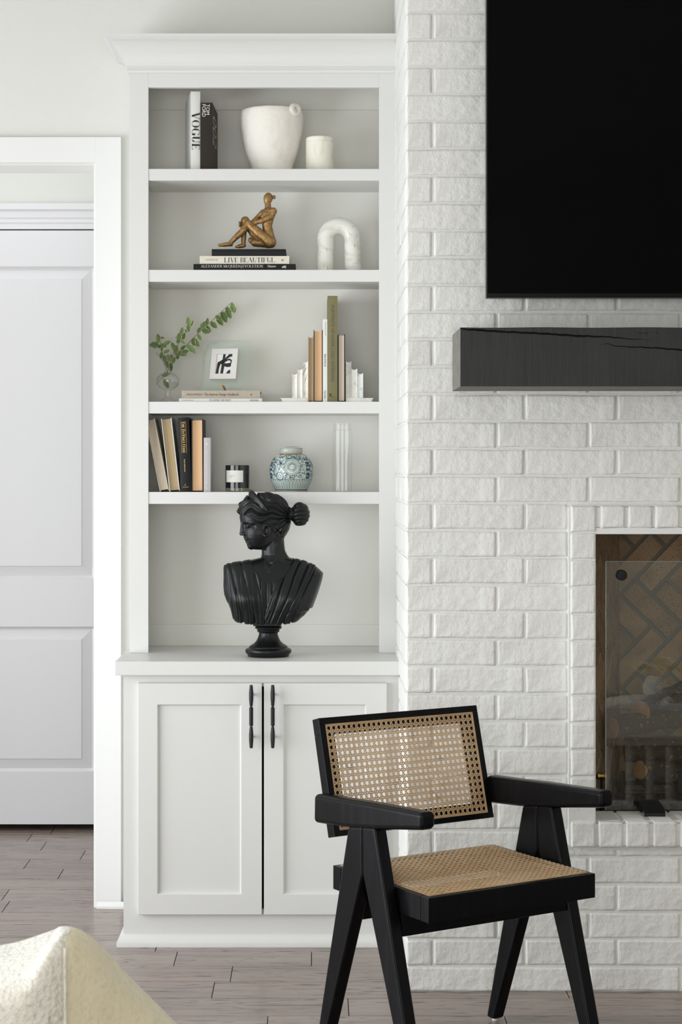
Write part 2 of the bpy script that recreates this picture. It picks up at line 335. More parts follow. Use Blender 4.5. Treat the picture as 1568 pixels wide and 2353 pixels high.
# ---------------------------------------------------------------- lettering
def didone(ch, sw=0.16, hw=0.035):
    """high-contrast serif capitals as polygons in a unit-height cell; returns (width, polys)"""
    P = []; 
    def rect(a, b, c, d): P.append([(a, b), (c, b), (c, d), (a, d)])
    def stem(x, y0=0, y1=1, w=None, serif=True):
        w = sw if w is None else w
        rect(x, y0, x+w, y1)
        if serif:
            for yy in (y0, y1):
                if yy == 0: rect(x-.07, 0, x+w+.07, hw)
                if yy == 1: rect(x-.07, 1-hw, x+w+.07, 1)
    def diag(x0, y0, x1, y1, w): P.append([(x0-w/2, y0), (x0+w/2, y0), (x1+w/2, y1), (x1-w/2, y1)])
    def arc(cx, cy, rx, ry, a0, a1, thick=None, n=22):
        thick = sw if thick is None else thick
        for i in range(n):
            q = []
            for k in (i, i+1):
                a = math.radians(a0+(a1-a0)*k/n)
                t = hw + (thick-hw)*abs(math.cos(a))**1.6
                q.append((a, t))
            (a, t), (b, u) = q
            P.append([(cx+rx*math.cos(a), cy+ry*math.sin(a)), (cx+rx*math.cos(b), cy+ry*math.sin(b)),
                      (cx+(rx-u)*math.cos(b), cy+(ry-hw-.0*u)*math.sin(b)), (cx+(rx-t)*math.cos(a), cy+(ry-hw)*math.sin(a))])
    W = .7
    if ch == 'A': diag(.06, 0, .38, 1, hw*1.3); diag(.70, 0, .38, 1, sw); rect(.17, .32, .58, .32+hw); rect(-.03, 0, .17, hw); rect(.57, 0, .85, hw); W = .82
    elif ch == 'B': stem(.07); arc(.33, .74, .27, .26, -90, 90); arc(.33, .26, .32, .28, -90, 90); rect(.2, 1-hw, .35, 1); rect(.2, .5, .35, .5+hw); rect(.2, 0, .35, hw); W = .68
    elif ch == 'C': arc(.42, .5, .40, .51, 42, 318); rect(.70, .62, .70+hw, .95); rect(.66, .05, .66+hw, .3); W = .76
    elif ch == 'D': stem(.07); arc(.35, .5, .43, .5, -90, 90); rect(.2, 1-hw, .37, 1); rect(.2, 0, .37, hw); W = .82
    elif ch in 'EF':
        stem(.07); rect(.2, 1-hw, .62, 1); rect(.2, .5, .48, .5+hw); P.append([(.62, 1), (.62, .72), (.58, .9), (.52, 1)]); rect(.46, .38, .46+hw, .64)
        if ch == 'E': rect(.2, 0, .62, hw); P.append([(.66, 0), (.66, .3), (.61, .1), (.52, 0)])
        W = .70
    elif ch == 'G': arc(.42, .5, .40, .51, 42, 300); rect(.70, .65, .70+hw, .95); rect(.58, .03, .58+sw, .42); rect(.50, .42-hw, .82, .42); W = .84
    elif ch == 'H': stem(.07); stem(.58); rect(.2, .5, .6, .5+hw); W = .83
    elif ch == 'I': stem(.08); W = .34
    elif ch == 'L': stem(.07); rect(.2, 0, .62, hw); P.append([(.64, 0), (.64, .32), (.59, .1), (.5, 0)]); W = .68
    elif ch == 'M': stem(.07, w=hw*1.3); stem(.78); diag(.12, 1, .46, 0, sw); diag(.80, 1, .46, 0, hw*1.3); W = 1.02
    elif ch == 'N': stem(.09, w=hw*1.3); stem(.68, w=hw*1.3); diag(.12, 1, .68, 0, sw); W = .82
    elif ch in 'OQ':
        arc(.44, .5, .42, .51, 0, 360, n=36); W = .88
        if ch == 'Q': P.append([(.40, .02), (.52, .02), (.95, -.24), (.80, -.26)])
    elif ch == 'R': stem(.07); arc(.34, .74, .28, .26, -90, 90); rect(.2, 1-hw, .36, 1); rect(.2, .48, .36, .48+hw); diag(.42, .5, .66, 0, sw); rect(.58, 0, .82, hw); W = .80
    elif ch == 'S': arc(.32, .74, .26, .26, 30, 250, sw*.8); arc(.34, .27, .28, .28, -150, 80, sw*.8); W = .66
    elif ch == 'T': stem(.30); rect(.02, 1-hw, .74, 1); P.append([(.02, 1), (.02, .7), (.06, .9), (.12, 1)]); P.append([(.74, 1), (.74, .7), (.70, .9), (.64, 1)]); W = .76
    elif ch == 'U': stem(.07, y0=.28, serif=False); rect(0, 1-hw, .3, 1); rect(.60, .28, .60+hw*1.3, 1); rect(.52, 1-hw, .74, 1); arc(.355, .29, .285, .30, 180, 360); W = .76
    elif ch == 'V': diag(.15, 1, .41, 0, sw); diag(.70, 1, .41, 0, hw*1.3); rect(0, 1-hw, .3, 1); rect(.58, 1-hw, .82, 1); W = .80
    elif ch == 'X': diag(.14, 1, .62, 0, sw); diag(.64, 1, .12, 0, hw*1.3); rect(0, 1-hw, .28, 1); rect(.5, 0, .78, hw); rect(.54, 1-hw, .76, 1); rect(0, 0, .22, hw); W = .78
    elif ch == '|': rect(.1, -.05, .1+hw, 1.05); W = .24
    else: W = .34
    return W, P
def text_geo(s, font='sans', track=0.0, sw=0.16, hw=0.035, small=()):
    """returns verts(2d), faces normalised: height 1, plus width"""
    if font == 'serif':
        vs, fs = [], []; x = 0
        for i, ch in enumerate(s):
            sc = 1.0
            if i in small: sc = .78
            w_, P = didone(ch.upper(), sw, hw)
            if not P: x += w_*sc+track; continue
            for p in P:
                o = len(vs); vs += [(x+a*sc, b*sc) for a, b in p]; fs.append(tuple(range(o, o+len(p))))
            x += w_*sc + .04 + track
        return vs, fs, x
    cu = bpy.data.curves.new('t', 'FONT'); cu.body = s; cu.size = 1.0; cu.space_character = 1.0+track; cu.resolution_u = 3
    o = bpy.data.objects.new('t', cu); COL.objects.link(o)
    dg = bpy.context.evaluated_depsgraph_get(); dg.update()
    me = bpy.data.meshes.new_from_object(o.evaluated_get(dg))
    vs = [(v.co.x, v.co.y) for v in me.vertices]; fs = [tuple(p.vertices) for p in me.polygons]
    bpy.data.objects.remove(o); bpy.data.curves.remove(cu); bpy.data.meshes.remove(me)
    if not vs: return [], [], 1
    x0 = min(a for a, b in vs); x1 = max(a for a, b in vs); y0 = 0.0; y1 = max(b for a, b in vs)
    h = y1-y0
    return [((a-x0)/h, (b-y0)/h) for a, b in vs], fs, (x1-x0)/h
def letters(parent, s, mt, a0, a1, b0, b1, y, vertical=True, font='sans', name='lettering', fn=None, **kw):
    """vertical: a0..a1 = x band of letter height (tops at a1), b0 (top z) -> b1 (bottom z) the run. horizontal: a0..a1 = x run, b0..b1 = z band"""
    vs, fs, W = text_geo(s, font, **kw)
    if not vs: return
    m = MB(); g = fn or (lambda p, y_, q: (p, y_, q))
    if vertical: pts = [g(a0 + v*(a1-a0), y, b0 - u/W*(b0-b1)) for u, v in vs]
    else: pts = [g(a0 + u/W*(a1-a0), y, b0 + v*(b1-b0)) for u, v in vs]
    m.add(pts, fs); return m.build(name, mt, parent, smooth=0, fix=False)
# ================================================================ STRUCTURE
YW, YC, YB, YK = 6.18, 5.17, 5.90, 5.67      # wall, chimney face, bookcase face, base cabinet face
XS = X(935, YC)                               # left side of the chimney breast
# floor: sub floor plus real planks
fl = MB().box(-3.0, 3.4, -1.7, 9.0, -0.10, -0.008)
floor = struct(fl.build('floor', MT['gap']), 'brown-grey oak plank floor')
rows = []
y = 5.602
while y > 2.4: y -= 0.1663
ys = []
while y < 7.6: ys.append(y); y += 0.1663
known = {5.52: [-.416, -.005], 5.69: [-.485], 5.02: [.097], 5.18: [-.284, .717], 7.34: [-1.14], 7.18: [-1.06], 7.02: [-.885], 6.85: [-1.074], 6.35: [-1.07], 5.85: [], 5.35: []}
rp = random.Random(5)
def plank(x0, x1, ya, yb):
    g = 0.0010; x0 += g; x1 -= g; ya += g; yb -= g; b = .0011
    m = MB()
    m.add([(x0,ya,-.008),(x1,ya,-.008),(x1,yb,-.008),(x0,yb,-.008),(x0,ya,-b),(x1,ya,-b),(x1,yb,-b),(x0,yb,-b),
           (x0+b,ya+b,0),(x1-b,ya+b,0),(x1-b,yb-b,0),(x0+b,yb-b,0)],
          [(0,1,5,4),(1,2,6,5),(2,3,7,6),(3,0,4,7),(4,5,9,8),(5,6,10,9),(6,7,11,10),(7,4,8,11),(8,9,10,11)])
    m.build('plank', MT['plank'], floor, smooth=0, fix=False)
for ya in ys:
    mid = ya+.083; js = []
    for k, v in known.items():
        if abs(k-mid) < .08: js = sorted(v)
    if js:
        left = []; x = js[0]
        while x > -2.2: x -= rp.uniform(.5, 1.3); left.append(x)
        x = js[-1]; right = []
        while x < 1.9: x += rp.uniform(.6, 1.3); right.append(x)
        js = left[::-1] + js + right
    else:
        x = -2.8 + rp.uniform(0, .8); js = []
        while x < 2.4: js.append(x); x += rp.uniform(.6, 1.4)
    lo, hi = (-2.8, 3.2)
    ed = [lo] + [j for j in js if lo+.2 < j < hi-.2] + [hi]
    for a, b in zip(ed, ed[1:]):
        if ya > YW+.16:
            if a > -.7: continue
            b = min(b, -.6)
        plank(a, b, ya, ya+.1663)
yf = ys[0]
m = MB()
while yf > -1.5:
    yf -= .1663
    for q in range(5): m.box(-2.8+q*1.2+.001, -2.8+(q+1)*1.2-.001, yf+.001, yf+.1653, -.008, 0)
o = m.build('plank', MT['plank'], floor, smooth=0); o['kind'] = 'stuff'
# back wall with the hall doorway
zt = Z(378, 6.165)                            # top of the opening
xr = X(217, 6.18); xl = xr - 1.45
m = MB()
m.box(-3.0, xl, YW, YW+.165, 0, 3.4).box(xr, XS+.1, YW, YW+.165, 0, 3.4).box(xl, xr, YW, YW+.165, zt, 3.4).box(XS+.1, 3.4, YW, YW+.165, 0, 3.4)
struct(m.build('wall_back', MT['wall'], smooth=0), 'warm white painted wall')
# casing
cx0, cx1 = X(219, 6.16), X(278, 6.16); zc = Z(315, 6.16)
m = MB()
m.cbox(cx0, cx1, 6.160, YW, 0, zc, .0004).cbox(xl-.09, cx0, 6.160, YW, zt+.006, zc, .0004).cbox(xl-.088, xl-.002, 6.160, YW, 0, zt+.004, .002)
m.box(xr-.0, cx0, 6.172, 6.20, 0, zt+.008)
m.box(xl, xr, YW+.002, YW+.163, zt-.0005, zt+.012).box(xr-.001, xr+.012, YW-.01, YW+.163, 0, zt)
struct(m.build('trim_1', MT['trim']), 'white flat door casing around the hall opening')
m = MB(); m.add([(cx0+.006, 6.16, 0), (cx0+.006, 6.148, .0), (cx0+.006, 6.148, .008), (cx0+.006, 6.158, .022), (cx1+.02, 6.16, 0), (cx1+.02, 6.148, 0), (cx1+.02, 6.148, .008), (cx1+.02, 6.158, .022)],
      [(0,1,2,3),(4,7,6,5),(1,5,6,2),(2,6,7,3)])
struct(m.build('baseboard_back', MT['trim']), 'white shoe moulding below the casing')
# other room walls (left and rear with window openings, the rear one added for light), ceiling
m = MB()
m.box(-2.95, -2.8, -1.6, 1.8, 0, 3.4).box(-2.95, -2.8, 5.4, 6.2, 0, 3.4).box(-2.95, -2.8, 1.8, 5.4, 2.4, 3.4).box(-2.95, -2.8, 1.8, 5.4, 0, .12)
struct(m.build('wall_left', MT['wall'], smooth=0), 'white wall with a wide window')
m = MB(); m.box(-2.9, -2.82, 1.8, 5.4, .12, .17).box(-2.9, -2.82, 1.8, 5.4, 2.35, 2.4)
for yy in (1.8, 2.98, 4.16, 5.34): m.box(-2.9, -2.82, yy, yy+.06, .12, 2.4)
struct(m.build('window_1', MT['trim'], smooth=0), 'white window frame in the left wall')
m = MB()
m.box(-2.95, -2.3, -1.65, -1.5, 0, 3.4).box(.8, 3.4, -1.65, -1.5, 0, 3.4).box(-2.3, .8, -1.65, -1.5, 2.65, 3.4).box(-2.3, .8, -1.65, -1.5, 0, .25)
struct(m.build('wall_front', MT['wall'], smooth=0), 'white wall with an added wide window behind the camera')
m = MB(); m.box(-2.3, .8, -1.62, -1.54, .25, .31).box(-2.3, .8, -1.62, -1.54, 2.59, 2.65)
for q in range(4): m.box(-2.3+q*1.0133, -2.24+q*1.0133, -1.62, -1.54, .25, 2.65)
struct(m.build('window_2', MT['trim'], smooth=0), 'unseen white window frame added behind the camera')
struct(MB().box(3.2, 3.35, -1.6, 6.2, 0, 3.4).build('wall_right', MT['wall'], smooth=0), 'white wall')
struct(MB().box(-3.0, 3.4, -1.7, 6.4, 3.4, 3.5).build('ceiling', MT['ceil'], smooth=0), 'white ceiling')
# ---------------------------------------------------------------- hall
YH = 7.52
m = MB()
zd = Z(527, 7.50)
m.box(-4.4, 0.2, YH, YH+.12, zd+.01, 3.2).box(-.82, 0.2, YH, YH+.12, 0, zd+.01).box(-4.4, -2.02, YH, YH+.12, 0, zd+.01)
struct(m.build('wall_hall', MT['hallwall'], smooth=0), 'pale wall of the hall beyond the opening')
m = MB(); m.box(-4.5, -4.4, YW+.1, 8.4, 0, 3.2).box(.2, .3, YW+.165, 8.4, 0, 3.2).box(-4.5, -3.0, YW, YW+.165, 0, 3.4)
m.box(-4.4, .2, YW+.165, 8.4, 3.2, 3.3)
struct(m.build('wall_hall_side', MT['wall'], smooth=0), 'end walls and ceiling of the hall')
struct(MB().box(-2.2, -.6, 7.66, 8.4, .0, 3.2).build('closet_shade', MT['soot_and_shade'], smooth=0), 'black block standing in for the shade behind the hall door')  # solid black in place of the shade behind the door
# header trim above the hall door
m = MB(); prof = [(0, Z(526, 7.5)), (.014, Z(526, 7.5)), (.014, Z(514, 7.5)), (.018, Z(511, 7.5)), (.018, Z(503, 7.5)), (.022, Z(500, 7.5)), (.026, Z(486, 7.5)), (.034, Z(482, 7.5)), (.034, Z(468, 7.5)), (0, Z(468, 7.5))]
m.prism([(YH-a, b) for a, b in prof], -2.15, -.74, lambda a, b, y: (y, a, b))
struct(m.build('trim_2', MT['door'], smooth=20), 'stepped white head casing above the hall door')
# the door itself: raised panels
d1 = thing('panel_door', 'tall white raised-panel door across the hall seen through the opening', 'door', (-1.42, 7.49, 0))
def dl(px): return X(px, 7.49)+1.42
m = MB(); x0, x1 = -.59, .59; z0, z1 = Z(1894, 7.49), Z(529.5, 7.49)
pr = dl(217); pl = -.59+(.59-pr)
zz = [Z(612, 7.49), Z(1330, 7.49), Z(1440, 7.49), Z(1773, 7.49)]
m.box(pr, x1, -.0, .035, z0, z1).box(x0, pl, 0, .035, z0, z1).box(pl, pr, 0, .035, z0, zz[3]).box(pl, pr, 0, .035, zz[2], zz[1]).box(pl, pr, 0, .035, zz[0], z1)
m.build('door_leaf', MT['door'], d1, smooth=0)
for a, b in ((zz[1], zz[0]), (zz[3], zz[2])):
    m = MB(); i1, i2 = .012, .050
    def rg(i, yy): return [(pl+i, yy, a+i), (pr-i, yy, a+i), (pr-i, yy, b-i), (pl+i, yy, b-i)]
    m.loft([rg(0, .0), rg(.006, .009), rg(i1, .014), rg(i1+.004, .012), rg(i2, .004), rg(i2+.003, .0005)], cap=False)
    m.add(rg(i2+.003, .0005), [(0, 1, 2, 3)])
    m.build('door_panel', MT['door'], d1, smooth=0)
# ================================================================ BOOKCASE
bk = thing('bookcase', 'tall white built-in bookcase with four shelves beside the brick chimney', 'bookcase', (0, 0, 0))
yb = YB
xo, xi, xj, xe = X(298, yb), X(341, yb), X(871.5, yb), XS+.007
ztop = Z(201, yb); zcr = Z(153, yb); zbase = Z(1520, YK-.035)+.0003
J = MT['joinery']
MB().cbox(xo, xi, yb, yb+.019, zbase, zcr+.01, .0008).build('stile', J, bk)
MB().cbox(xj, xe-.002, yb, yb+.019, zbase, zcr+.01, .0008).build('stile', J, bk)
MB().cbox(xi, xj, yb, yb+.019, ztop, zcr+.01, .0008).build('top_rail', J, bk)
MB().box(xo, xo+.018, yb+.018, 6.178, zbase, 2.80).build('side_panel', J, bk)
MB().box(xe-.022, xe-.004, yb+.018, 6.178, zbase, 2.80).build('side_panel', J, bk)
MB().box(xo+.018, xe-.022, 6.150, 6.165, zbase, 2.79).build('back_panel', MT['inner'], bk)
MB().box(xo+.018, xe-.022, yb+.019, 6.15, 2.772, 2.79).build('top_panel', J, bk)
MB().cbox(xo+.018, xe-.022, 6.140, 6.150, Z(252, 6.14), 2.771, .001).build('back_rail', MT['inner'], bk)
MB().cbox(xo+.018, xe-.022, 6.140, 6.150, zbase, Z(1435, 6.14), .001).build('back_rail', MT['inner'], bk)
SH = {}
for i, (t, b) in enumerate(((388, 415), (620, 647.5), (923, 950), (1130.5, 1158))):
    z1_, z0_ = Z(t, yb+.003), Z(b, yb+.003); SH[i+1] = z1_
    MB().cbox(xi-.008, xj+.008, yb+.003, 6.15, z0_, z1_, .0012).build('shelf', J, bk)
# crown moulding with mitred return
m = MB(); pr_ = []
base = Z(153, yb)
for p, z in [(0, base-.022), (.006, base-.021), (.008, base-.014), (.006, base-.008), (.006, base-.004), (.013, base-.001), (.014, base+.006)]: pr_.append((p, z))
zt_ = Z(77, yb-.075)
for k in range(9):
    a = k/8*math.pi/2
    pr_.append((.016+.050*(1-math.cos(a)), base+.010+(zt_-.014-base-.010)*math.sin(a)*.98 if k else base+.010))
pr_ += [(.070, zt_-.012), (.076, zt_-.009), (.076, zt_), (0, zt_)]
n = len(pr_); vs = []
for p, z in pr_: vs += [(xo-p, 6.179, z), (xo-p, yb-p, z), (xe, yb-p, z)]
m.add(vs, [(3*i, 3*i+1, 3*i+4, 3*i+3) for i in range(n-1)] + [(3*i+1, 3*i+2, 3*i+5, 3*i+4) for i in range(n-1)] + [(0, 3*(n-1), 3*(n-1)+1, 1), (1, 3*(n-1)+1, 3*(n-1)+2, 2)])
m.build('crown_moulding', J, bk, smooth=25)
# ---------------------------------------------------------------- worktop
zct, zcb = Z(1520, YK-.035), Z(1552, YK-.035)
ct = MB().cbox(X(264, YK-.035), XS+.004, YK-.035, YW-.001, zcb, zct, .0025).build('countertop', J)
tag(ct, 'white painted wood countertop between bookcase and base cabinet', 'countertop')
# ---------------------------------------------------------------- base cabinet
bc = thing('base_cabinet', 'white two-door shaker base cabinet under the countertop', 'cabinet', (0, 0, 0))
kx0, kx1 = X(284, YK), XS+.004
dL = (X(317, YK-.02), X(602, YK-.02)); dR = (X(607, YK-.02), X(889.5, YK-.02))
dzt, dzb = Z(1570, YK-.02), Z(2102, YK-.02)
MB().box(kx0, kx0+.02, YK+.02, YW-.002, 0, zcb-.0005).build('side_panel', J, bc, smooth=0)
MB().box(kx1-.02, kx1, YK+.02, YW-.002, 0, zcb-.0005).build('side_panel', J, bc, smooth=0)
fx0, fx1 = dL[0]+.012, dR[1]-.012
m = MB(); m.box(kx0, fx0, YK, YK+.02, 0, zcb-.0005).box(fx1, kx1, YK, YK+.02, 0, zcb-.0005).box(fx0, fx1, YK, YK+.02, dzt-.012, zcb-.0005).box(fx0, fx1, YK, YK+.02, 0, dzb+.012)
m.build('face_frame', J, bc, smooth=0)
MB().box(kx0+.02, kx1-.02, YW-.03, YW-.004, .02, zcb-.01).build('back_panel', MT['soot_and_shade'], bc)
# shoe moulding with return
m = MB(); pf = [(0, 0), (.020, 0), (.020, .012), (.017, .020), (.009, .030), (0, .036)]; vs = []
for p, z in pf: vs += [(kx0-p, YW-.03, z), (kx0-p, YK-p, z), (kx1, YK-p, z)]
m.add(vs, [(3*i, 3*i+1, 3*i+4, 3*i+3) for i in range(5)] + [(3*i+1, 3*i+2, 3*i+5, 3*i+4) for i in range(5)])
m.build('shoe_moulding', J, bc, smooth=25)
def pull():
    m = MB(); r1 = .0062
    L = Z(1574, YK-.05)-Z(1719, YK-.05)
    def seg(za, zb, prof, n=8): m.lathe([(r, za+(zb-za)*t) for t, r in prof], n, (0, -.030))
    u = L/145.0
    # three turned sections separated by grooves
    bul = [(0, .70*r1), (.04, .80*r1), (.35, 1.08*r1), (.65, 1.08*r1), (.93, .82*r1), (1, .70*r1)]
    seg(0, 49*u, bul, 8); seg(96*u, 145*u, bul, 8)
    m.lathe([(.72*r1, 51*u), (1.0*r1, 52.5*u), (1.0*r1, 92.5*u), (.72*r1, 94*u)], 16, (0, -.030))
    m.lathe([(.50*r1, 48*u), (.50*r1, 97*u)], 10, (0, -.030))
    for zz in (24*u, 121*u): m.tube([(0, -.030, zz), (0, 0, zz)], .0038, 10)
    return m, L
pm, PL = pull(); pme = pm.mesh('pull', MT['black_metal'], 30)
for (a, b), hx, lab in ((dL, X(577.5, YK-.05), 0), (dR, X(627, YK-.05), 1)):
    st = .0610
    m = MB(); y0, y1 = YK-.0205, YK-.001
    pz1, pz0 = Z(1619.5, YK-.02), Z(2054.5, YK-.02)
    px0 = X(362.5, YK-.02) if not lab else X(652, YK-.02); px1 = X(554, YK-.02) if not lab else X(841, YK-.02)
    ring_frame(m, a, b, dzb, dzt, px0, px1, pz0, pz1, y0, y1, .0012)
    d = m.build('cabinet_door', J, bc, smooth=0)
    m = MB(); i = .0035
    m.add([(px0, y0+.0012, pz0), (px1, y0+.0012, pz0), (px1, y0+.0012, pz1), (px0, y0+.0012, pz1), (px0+i, y0+.011, pz0+i), (px1-i, y0+.011, pz0+i), (px1-i, y0+.011, pz1-i), (px0+i, y0+.011, pz1-i)],
          [(0,1,5,4),(1,2,6,5),(2,3,7,6),(3,0,4,7),(4,5,6,7)])
    m.build('door_panel', J, d, smooth=0)
    h = link('pull_handle', pme, d, (hx, YK-.0205, Z(1719, YK-.05))); h['label'] = 'black faceted bar pull'
# ================================================================ CHIMNEY BREAST
P0, PIT = .0706, .07712
ch = thing('wall_chimney', '', '')
del ch['label']; del ch['category']; struct(ch, 'white painted brick chimney breast')
REC = .0034
# fireplace opening (behind the projecting brick surround)
YS = YC-.025
ox0 = X(1370, YS); ox1 = ox0+.92; ozt = Z(1213, YS); ozb = Z(1889, YS)
XE = 2.35; ZE = 3.4
m = MB()
c0 = XS+REC
m.box(c0, ox0+.004, YC+REC, YW, 0, ZE).box(ox0+.004, ox1, YC+REC, YC+.12, ozt, ZE).box(ox0+.004, ox1, YC+REC, YC+.12, 0, ozb).box(ox1, XE, YC+REC, YW, 0, ZE)
m.box(ox0, ox1, YC+.12, YW, ozt+.05, ZE).box(ox0, ox1, YC+.12, YW, 0, ozb-.07)
m.build('mortar', MT['mortar'], ch, smooth=0)
_bc = {}
rb = random.Random(3)
def brick_mesh(w_, h_, d_, key, var):
    k = (round(w_, 3), round(h_, 3), round(d_, 3), key, var)
    if k in _bc: return _bc[k]
    r = random.Random(hash((round(w_, 3)*1000, var)) & 0xffff)
    m = MB(); j = lambda s_: r.uniform(-s_, s_)
    e = .0026; e2 = e+.0044
    gxs = [e, e2] + ([w_*.36, w_*.66] if w_ > .12 else []) + [w_-e2, w_-e]
    gzs = [e, e2, h_-e2, h_-e] if h_ > .022 else [e, h_-e]
    nx, nz = len(gxs)-1, len(gzs)-1
    grid = {}; dep = {}
    tl = (j(.0010), j(.0010))
    for iz in range(nz+1):
        for ix in range(nx+1):
            x = gxs[ix]; z = gzs[iz]
            grid[ix, iz] = len(m.v); m.v.append((x+j(.0013), tl[0]*(x/w_-.5)*2+tl[1]*(z/h_-.5)+j(.0007), z+j(.0016)))
    for iz in range(nz):
        for ix in range(nx): m.f.append((grid[ix, iz], grid[ix+1, iz], grid[ix+1, iz+1], grid[ix, iz+1])); m.m.append(0)
    ring = [(i, 0) for i in range(nx)] + [(nx, i) for i in range(nz)] + [(i, nz) for i in range(nx, 0, -1)] + [(0, i) for i in range(nz, 0, -1)]
    o = len(m.v); nn = len(ring)
    for ix, iz in ring:
        x, y_, z = m.v[grid[ix, iz]]
        tx = 0 if ix == 0 else (w_ if ix == nx else gxs[ix]); tz = 0 if iz == 0 else (h_ if iz == nz else gzs[iz])
        m.v.append((tx+j(.0018), .0024, tz+j(.0019)))
    for ix, iz in ring: m.v.append((0 if ix == 0 else (w_ if ix == nx else gxs[ix]), d_, 0 if iz == 0 else (h_ if iz == nz else gzs[iz])))
    for i in range(nn):
        a = grid[ring[i]]; b = grid[ring[(i+1) % nn]]; c = o+i; d = o+(i+1) % nn; e_ = o+nn+i; f = o+nn+(i+1) % nn
        m.f += [(a, c, d, b), (c, e_, f, d)]; m.m += [0, 0]
    me = m.mesh('brick', MT['brick'], 80); _bc[k] = me; return me
def brick(parent, x0, x1, z0, z1, yf, d_=.09, side=False):
    me = brick_mesh(x1-x0, z1-z0, d_, 0, rb.randrange(4))
    if side: o = link('brick', me, parent, (yf, x1, z0), (0, 0, R(-90)))
    else: o = link('brick', me, parent, (x0, yf+rb.uniform(-.0012, .0012), z0))
    return o
jt = .0078
sx1 = X(1303, YC); sz1, sz0 = Z(1160, YC), Z(1951, YC)
nb = 0
far = MB()
k = 0
while True:
    z0 = 0.001 if k == 0 else P0+(k-1)*PIT+jt/2
    z1 = P0+k*PIT-jt/2
    if z0 > 3.36: break
    A = k % 2 == 1
    f1 = X(995, YC); f2 = X(1142, YC)
    xs_ = [XS]
    if A: xs_.append(f1)
    else: xs_.append(f2)
    L = 211.5*YC/F
    while xs_[-1] < XE-.02: xs_.append(min(xs_[-1]+L, XE))
    for i, (a, b) in enumerate(zip(xs_, xs_[1:])):
        a_ = a if i == 0 else a+jt/2; b_ = b-jt/2
        zz0, zz1 = z0, z1
        if b_ > sx1 and not (zz0 >= sz1-.004 or zz1 <= sz0+.004):      # meets the surround
            if zz0 < sz0-.012: zz1 = sz0-.004
            elif zz1 > sz1+.012: zz0 = sz1+.004
            elif a_ < sx1-.03: b_ = sx1
            elif a_ > ox1+.1: pass
            else: continue
        if b_-a_ < .015 or zz1-zz0 < .01: continue
        if a_ > 1.28 or zz0 > 2.85:
            far.box(a_, b_, YC, YC+.02, zz0, zz1); continue
        brick(ch, a_, b_, zz0, zz1, YC, d_=(.25 if A else .098) if i == 0 else .09); nb += 1
    # side face
    if z0 < 2.85:
        ys_ = [YC+.25 if A else YC+.098]
        while ys_[-1] < YB+.05: ys_.append(ys_[-1]+.260)
        for a, b in zip(ys_, ys_[1:]):
            b = min(b, YB+.12)
            if b-a > .03 and not (z0 < zct and a > YK+.05): brick(ch, a+jt/2, b-jt/2, z0, z1, XS, side=True); nb += 1
    else:
        far.box(XS, XS+.02, YC+.02, YB+.05, z0, z1)
    k += 1
o = far.build('brick', MT['brick'], ch, smooth=0); o['kind'] = 'stuff'
# ---------------------------------------------------------------- brick surround
sr = thing('fireplace_surround', 'projecting white brick border framing the fireplace opening', 'surround', (0, 0, 0))
ca, cb_ = X(1313.5, YS), X(1369.5, YS)
zt0 = Z(1163.5, YS); pz = 62.4*YS/F
MB().box(X(1308, YS), ox0-.001, YS+.006, YC+.004, ozb-.0055, zt0-.002).build('mortar', MT['mortar'], sr, smooth=0)
k = 0
while True:
    z1 = zt0-k*pz; z0 = z1-pz+.0055
    if z0 < ozb-.02: break
    brick(sr, ca, cb_, z0, z1, YS, .10); brick(sr, ox1+.002, ox1+.07, z0, z1, YS, .10); k += 1
px_ = 62.8*YS/F
xx = X(1382.5, YS)
MB().box(ox0-.001, ox1, YS+.006, YS+.09, ozt+.002, zt0-.003).build('mortar', MT['mortar'], sr, smooth=0)
MB().box(X(1308, YS), ox1, YS+.006, YC+.145, Z(1947, YS)+.004, ozb-.006).build('mortar', MT['mortar'], sr, smooth=0)
brick(sr, ca, cb_, Z(1947, YS), Z(1890, YS), YS, .10)
while xx < ox1-.02:
    brick(sr, xx, xx+px_-.0105, ozt, zt0, YS, .09)
    xx += px_
xx = X(1377, YS)
while xx < ox1:
    brick(sr, xx, xx+px_-.0105, Z(1947, YS), ozb, YS, .168); xx += px_
MB().cbox(ox0-.001, ox1+.001, YS+.004, YS+.10, Z(1227.5, YS), ozt+.001, .001).build('lintel', MT['trim'], sr)
